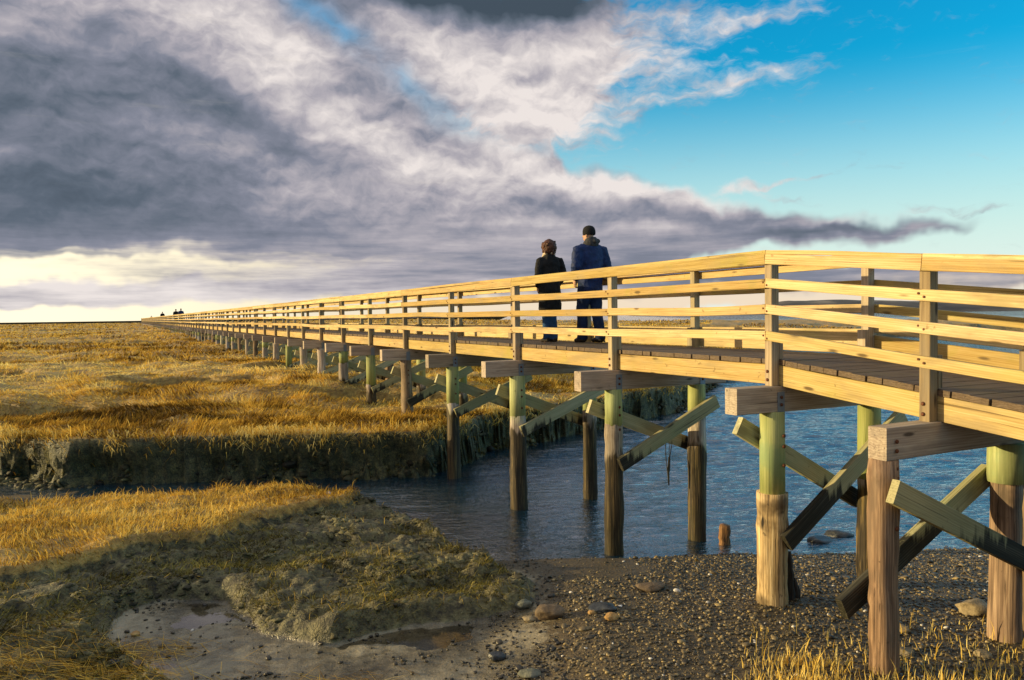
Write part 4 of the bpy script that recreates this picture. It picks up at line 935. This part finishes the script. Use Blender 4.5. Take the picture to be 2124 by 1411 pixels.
def person(label, loc, rz, H, kind, stride=.10, detail=True, arms='pocket', coat=NAVY, legs=DENIM, group=None):
    """a walking figure, local +y is forward; kind: coat_long or jacket"""
    r = empty('person', loc, rz); tag(r, label, 'person', group); s = H / 1.75; vx = .013 if detail else .03
    V = lambda x, y, z: Vector((x * s, y * s, z * s))
    hipz, kneez, shz = .92, .50, 1.44
    bw = .20 if kind == 'jacket' else .165
    feet = [(-.095, stride, 1), (.095, -stride, 1)] if kind == 'jacket' else [(-.055, stride * .6, 1), (.055, -stride * .6, 1)]
    body = MB()
    body.tube([V(0, 0, .86), V(0, 0, 1.0), V(0, .0, 1.12), V(0, 0, 1.3), V(0, -.01, shz), V(0, -.005, 1.50), V(0, .0, 1.56)], [q * s for q in (.15, .16, .135, .17, .16, .065, .052)], 20, ry=[q * s for q in (.10, .11, .10, .115, .09, .06, .052)])
    for fx, fy, _ in feet:
        kx = fx * 1.02; ky = fy * .5 + .03
        body.tube([V(fx, .0, hipz), V(kx, ky, kneez), V(fx, fy - .02, .10), V(fx, fy - .01, .05)], [q * s for q in (.085, .058, .042, .04)], 14)
        body.tube([V(fx, fy - .05, .045), V(fx, fy + .06, .045), V(fx, fy + .16, .035)], [q * s for q in (.035, .04, .025)], 12)
    hz = []
    for sx in (-1, 1):
        sh = V(sx * bw, -.01, shz - .03)
        if arms == 'pocket': el, wr = V(sx * (bw + .085), -.06, 1.15), V(sx * (bw + .005), .09, .97)
        else: el, wr = V(sx * (bw + .06), -.03 + sx * .03, 1.15), V(sx * (bw + .06), .06 + sx * .05, .91)
        body.tube([V(sx * bw * .5, 0, shz), sh, el, wr], [q * s for q in (.05, .052, .042, .028)], 14); hz.append((sx, sh, el, wr))
        hand(body, wr, V(-sx * .15, .35, -1), V(0, 1, .2), V(sx, 0, 0), s)
    hc = V(0, .02, 1.635); yaw = .45 if kind == 'jacket' else -.15
    head(body, hc, s, yaw)
    bo = soft(body, 'body', SKIN, r, .010 if detail else .03, 2)
    # trousers
    tr = MB()
    for fx, fy, _ in feet:
        kx = fx * 1.02; ky = fy * .5 + .03; kk = 1.0 if kind == 'jacket' else .82
        tr.tube([V(fx * .8, 0, 1.0), V(fx, .0, .86), V(kx, ky, kneez), V(fx, fy - .02, .12), V(fx, fy - .015, .055)], [q * s * kk for q in (.10, .112, .088, .078, .084)], 16)
    if kind == 'jacket': tr.tube([V(0, 0, .80), V(0, 0, .95), V(0, 0, 1.05)], [q * s for q in (.13, .17, .16)], 16, ry=[q * s for q in (.10, .13, .12)])
    soft(tr, 'trousers', legs, r, vx, 3, .02 if detail else 0)
    sh_ = MB()
    for fx, fy, _ in feet: sh_.tube([V(fx, fy - .09, .05), V(fx, fy - .02, .058), V(fx, fy + .08, .05), V(fx, fy + .19, .032)], [q * s for q in (.035, .052, .05, .03)], 14, ry=[q * s for q in (.04, .05, .042, .03)])
    soft(sh_, 'shoes', SHOE, r, vx, 2)
    ct = MB()
    if kind == 'jacket':
        zz = (.78, .82, .95, 1.08, 1.22, 1.34, 1.43, 1.49, 1.53); rx = (.180, .190, .198, .198, .208, .216, .195, .125, .08); ry = (.14, .15, .16, .158, .16, .158, .135, .105, .085)
    else:
        zz = (.56, .60, .75, .95, 1.08, 1.22, 1.34, 1.43, 1.49, 1.53); rx = (.205, .208, .200, .195, .180, .195, .200, .175, .11, .075); ry = (.16, .165, .16, .155, .135, .14, .14, .12, .095, .075)
    ct.tube([V(0, -.01, z) for z in zz], [q * s for q in rx], 24, ry=[q * s for q in ry])
    for sx, sh, el, wr in hz:
        ct.tube([V(sx * bw * .6, -.01, shz - .02), sh + V(sx * .015, 0, 0), el, wr + (wr - el) * -.02], [q * s for q in ((.085, .085, .078, .062) if kind == 'jacket' else (.07, .074, .066, .055))], 16)
    soft(ct, 'jacket' if kind == 'jacket' else 'coat', coat, r, vx, 4, .035 if detail else 0)
    return r, hc, yaw, s, V, vx
def man_extras(r, hc, yaw, s, V, vx, hood=True):
    M = Matrix.Rotation(yaw, 3, 'Z'); h = MB()
    c = hc + V(0, -.005, .03)
    h.tube([c + V(0, -.004, -.035), c + V(0, -.004, -.005), c + V(0, 0, .04), c + V(0, 0, .08), c + V(0, 0, .105), c + V(0, 0, .118)], [q * s for q in (.088, .095, .093, .080, .052, .012)], 22, ry=[q * s for q in (.104, .112, .110, .095, .062, .014)])
    soft(h, 'knit_cap', HATC, r, vx * .8, 2)
    if hood:
        g_ = MB(); g_.tube([V(0, -.02, 1.46), V(0, -.035, 1.50), V(0, -.045, 1.545), V(0, -.035, 1.58)], [q * s for q in (.115, .122, .105, .082)], 22, ry=[q * s for q in (.10, .112, .105, .08)])
        g_.tube([V(-.09, -.07, 1.52), V(0, -.135, 1.53), V(.10, -.075, 1.54), V(.12, .0, 1.55)], [q * s for q in (.03, .042, .038, .025)], 12)
        soft(g_, 'hood', HOODC, r, vx * .8, 3, .02)
def woman_extras(r, hc, yaw, s, V, vx):
    h = MB(); rk = random.Random(3)
    c = hc + V(0, -.025, .01)
    h.tube([c + V(0, .0, -.15), c + V(0, -.01, -.10), c + V(0, -.01, -.03), c + V(0, 0, .05), c + V(0, .0, .11), c + V(0, 0, .14)], [q * s for q in (.06, .105, .125, .118, .075, .02)], 22, ry=[q * s for q in (.05, .095, .12, .12, .08, .02)])
    for _ in range(150):
        a = rk.uniform(0, 6.28); z = rk.uniform(-.17, .09); rr = .118 * math.sqrt(max(.15, 1 - (z / .19) ** 2))
        if math.sin(a) > .45 and z < .05: continue
        p = c + V(rr * math.cos(a), rr * math.sin(a), z); q = p + V(rk.uniform(-.022, .022), rk.uniform(-.015, .015), rk.uniform(-.035, .005))
        h.tube([p, (p + q) / 2 + V(0, 0, .004), q], [.020 * s, .018 * s, .008 * s], 6)
    soft(h, 'hair', HAIR, r, .007, 1, .012)
    g_ = MB(); g_.tube([V(-.085, .06, 1.47), V(-.095, .0, 1.52), V(-.07, -.05, 1.545), V(0, -.085, 1.54), V(.07, -.05, 1.53), V(.095, .02, 1.50)], [.028 * s] * 6, 10, ry=[.034 * s] * 6)
    soft(g_, 'scarf', SCARF, r, .009, 2)
DECK = 2.597
def on_deck(px, off):                                            # where a standing figure crosses that column of the picture
    rr = ray(px, 690); t_ = (D0 + off) / (rr.x * NV.x + rr.y * NV.y); p = rr * t_; return Vector((p.x, p.y, DECK))
pm = on_deck(1225, 1.02); a = person('man in black knit cap and navy blue jacket walking away', tuple(pm), TH + .02, 1.80, 'jacket', .10, arms='pocket'); man_extras(*a)
pw_ = on_deck(1141, .62); a = person('woman with curly auburn hair in long black coat walking away', tuple(pw_), TH - .05, 1.63, 'coat', .05, coat=BLACK, legs=JEANS); woman_extras(*a)
for lab, px, off, H, ck, lg, cp in (('distant figure in dark coat, left of the distant pair', 366, .35, 1.72, BLACK, BLACK, HATC), ('distant figure in dark blue jacket, right of the distant pair', 376.5, .9, 1.78, NAVY, BLACK, HATC),
                            ('distant lone figure in black standing clear above the railing', 338, .6, 1.80, BLACK, BLACK, HATC), ('farthest dark figure bending at the railing end', 315, .6, 1.45, BLACK, BLACK, HATC)):
    p = on_deck(px, off); a = person(lab, tuple(p), TH, H, 'jacket', .08, detail=False, coat=ck, legs=lg); man_extras(*a, hood=False)
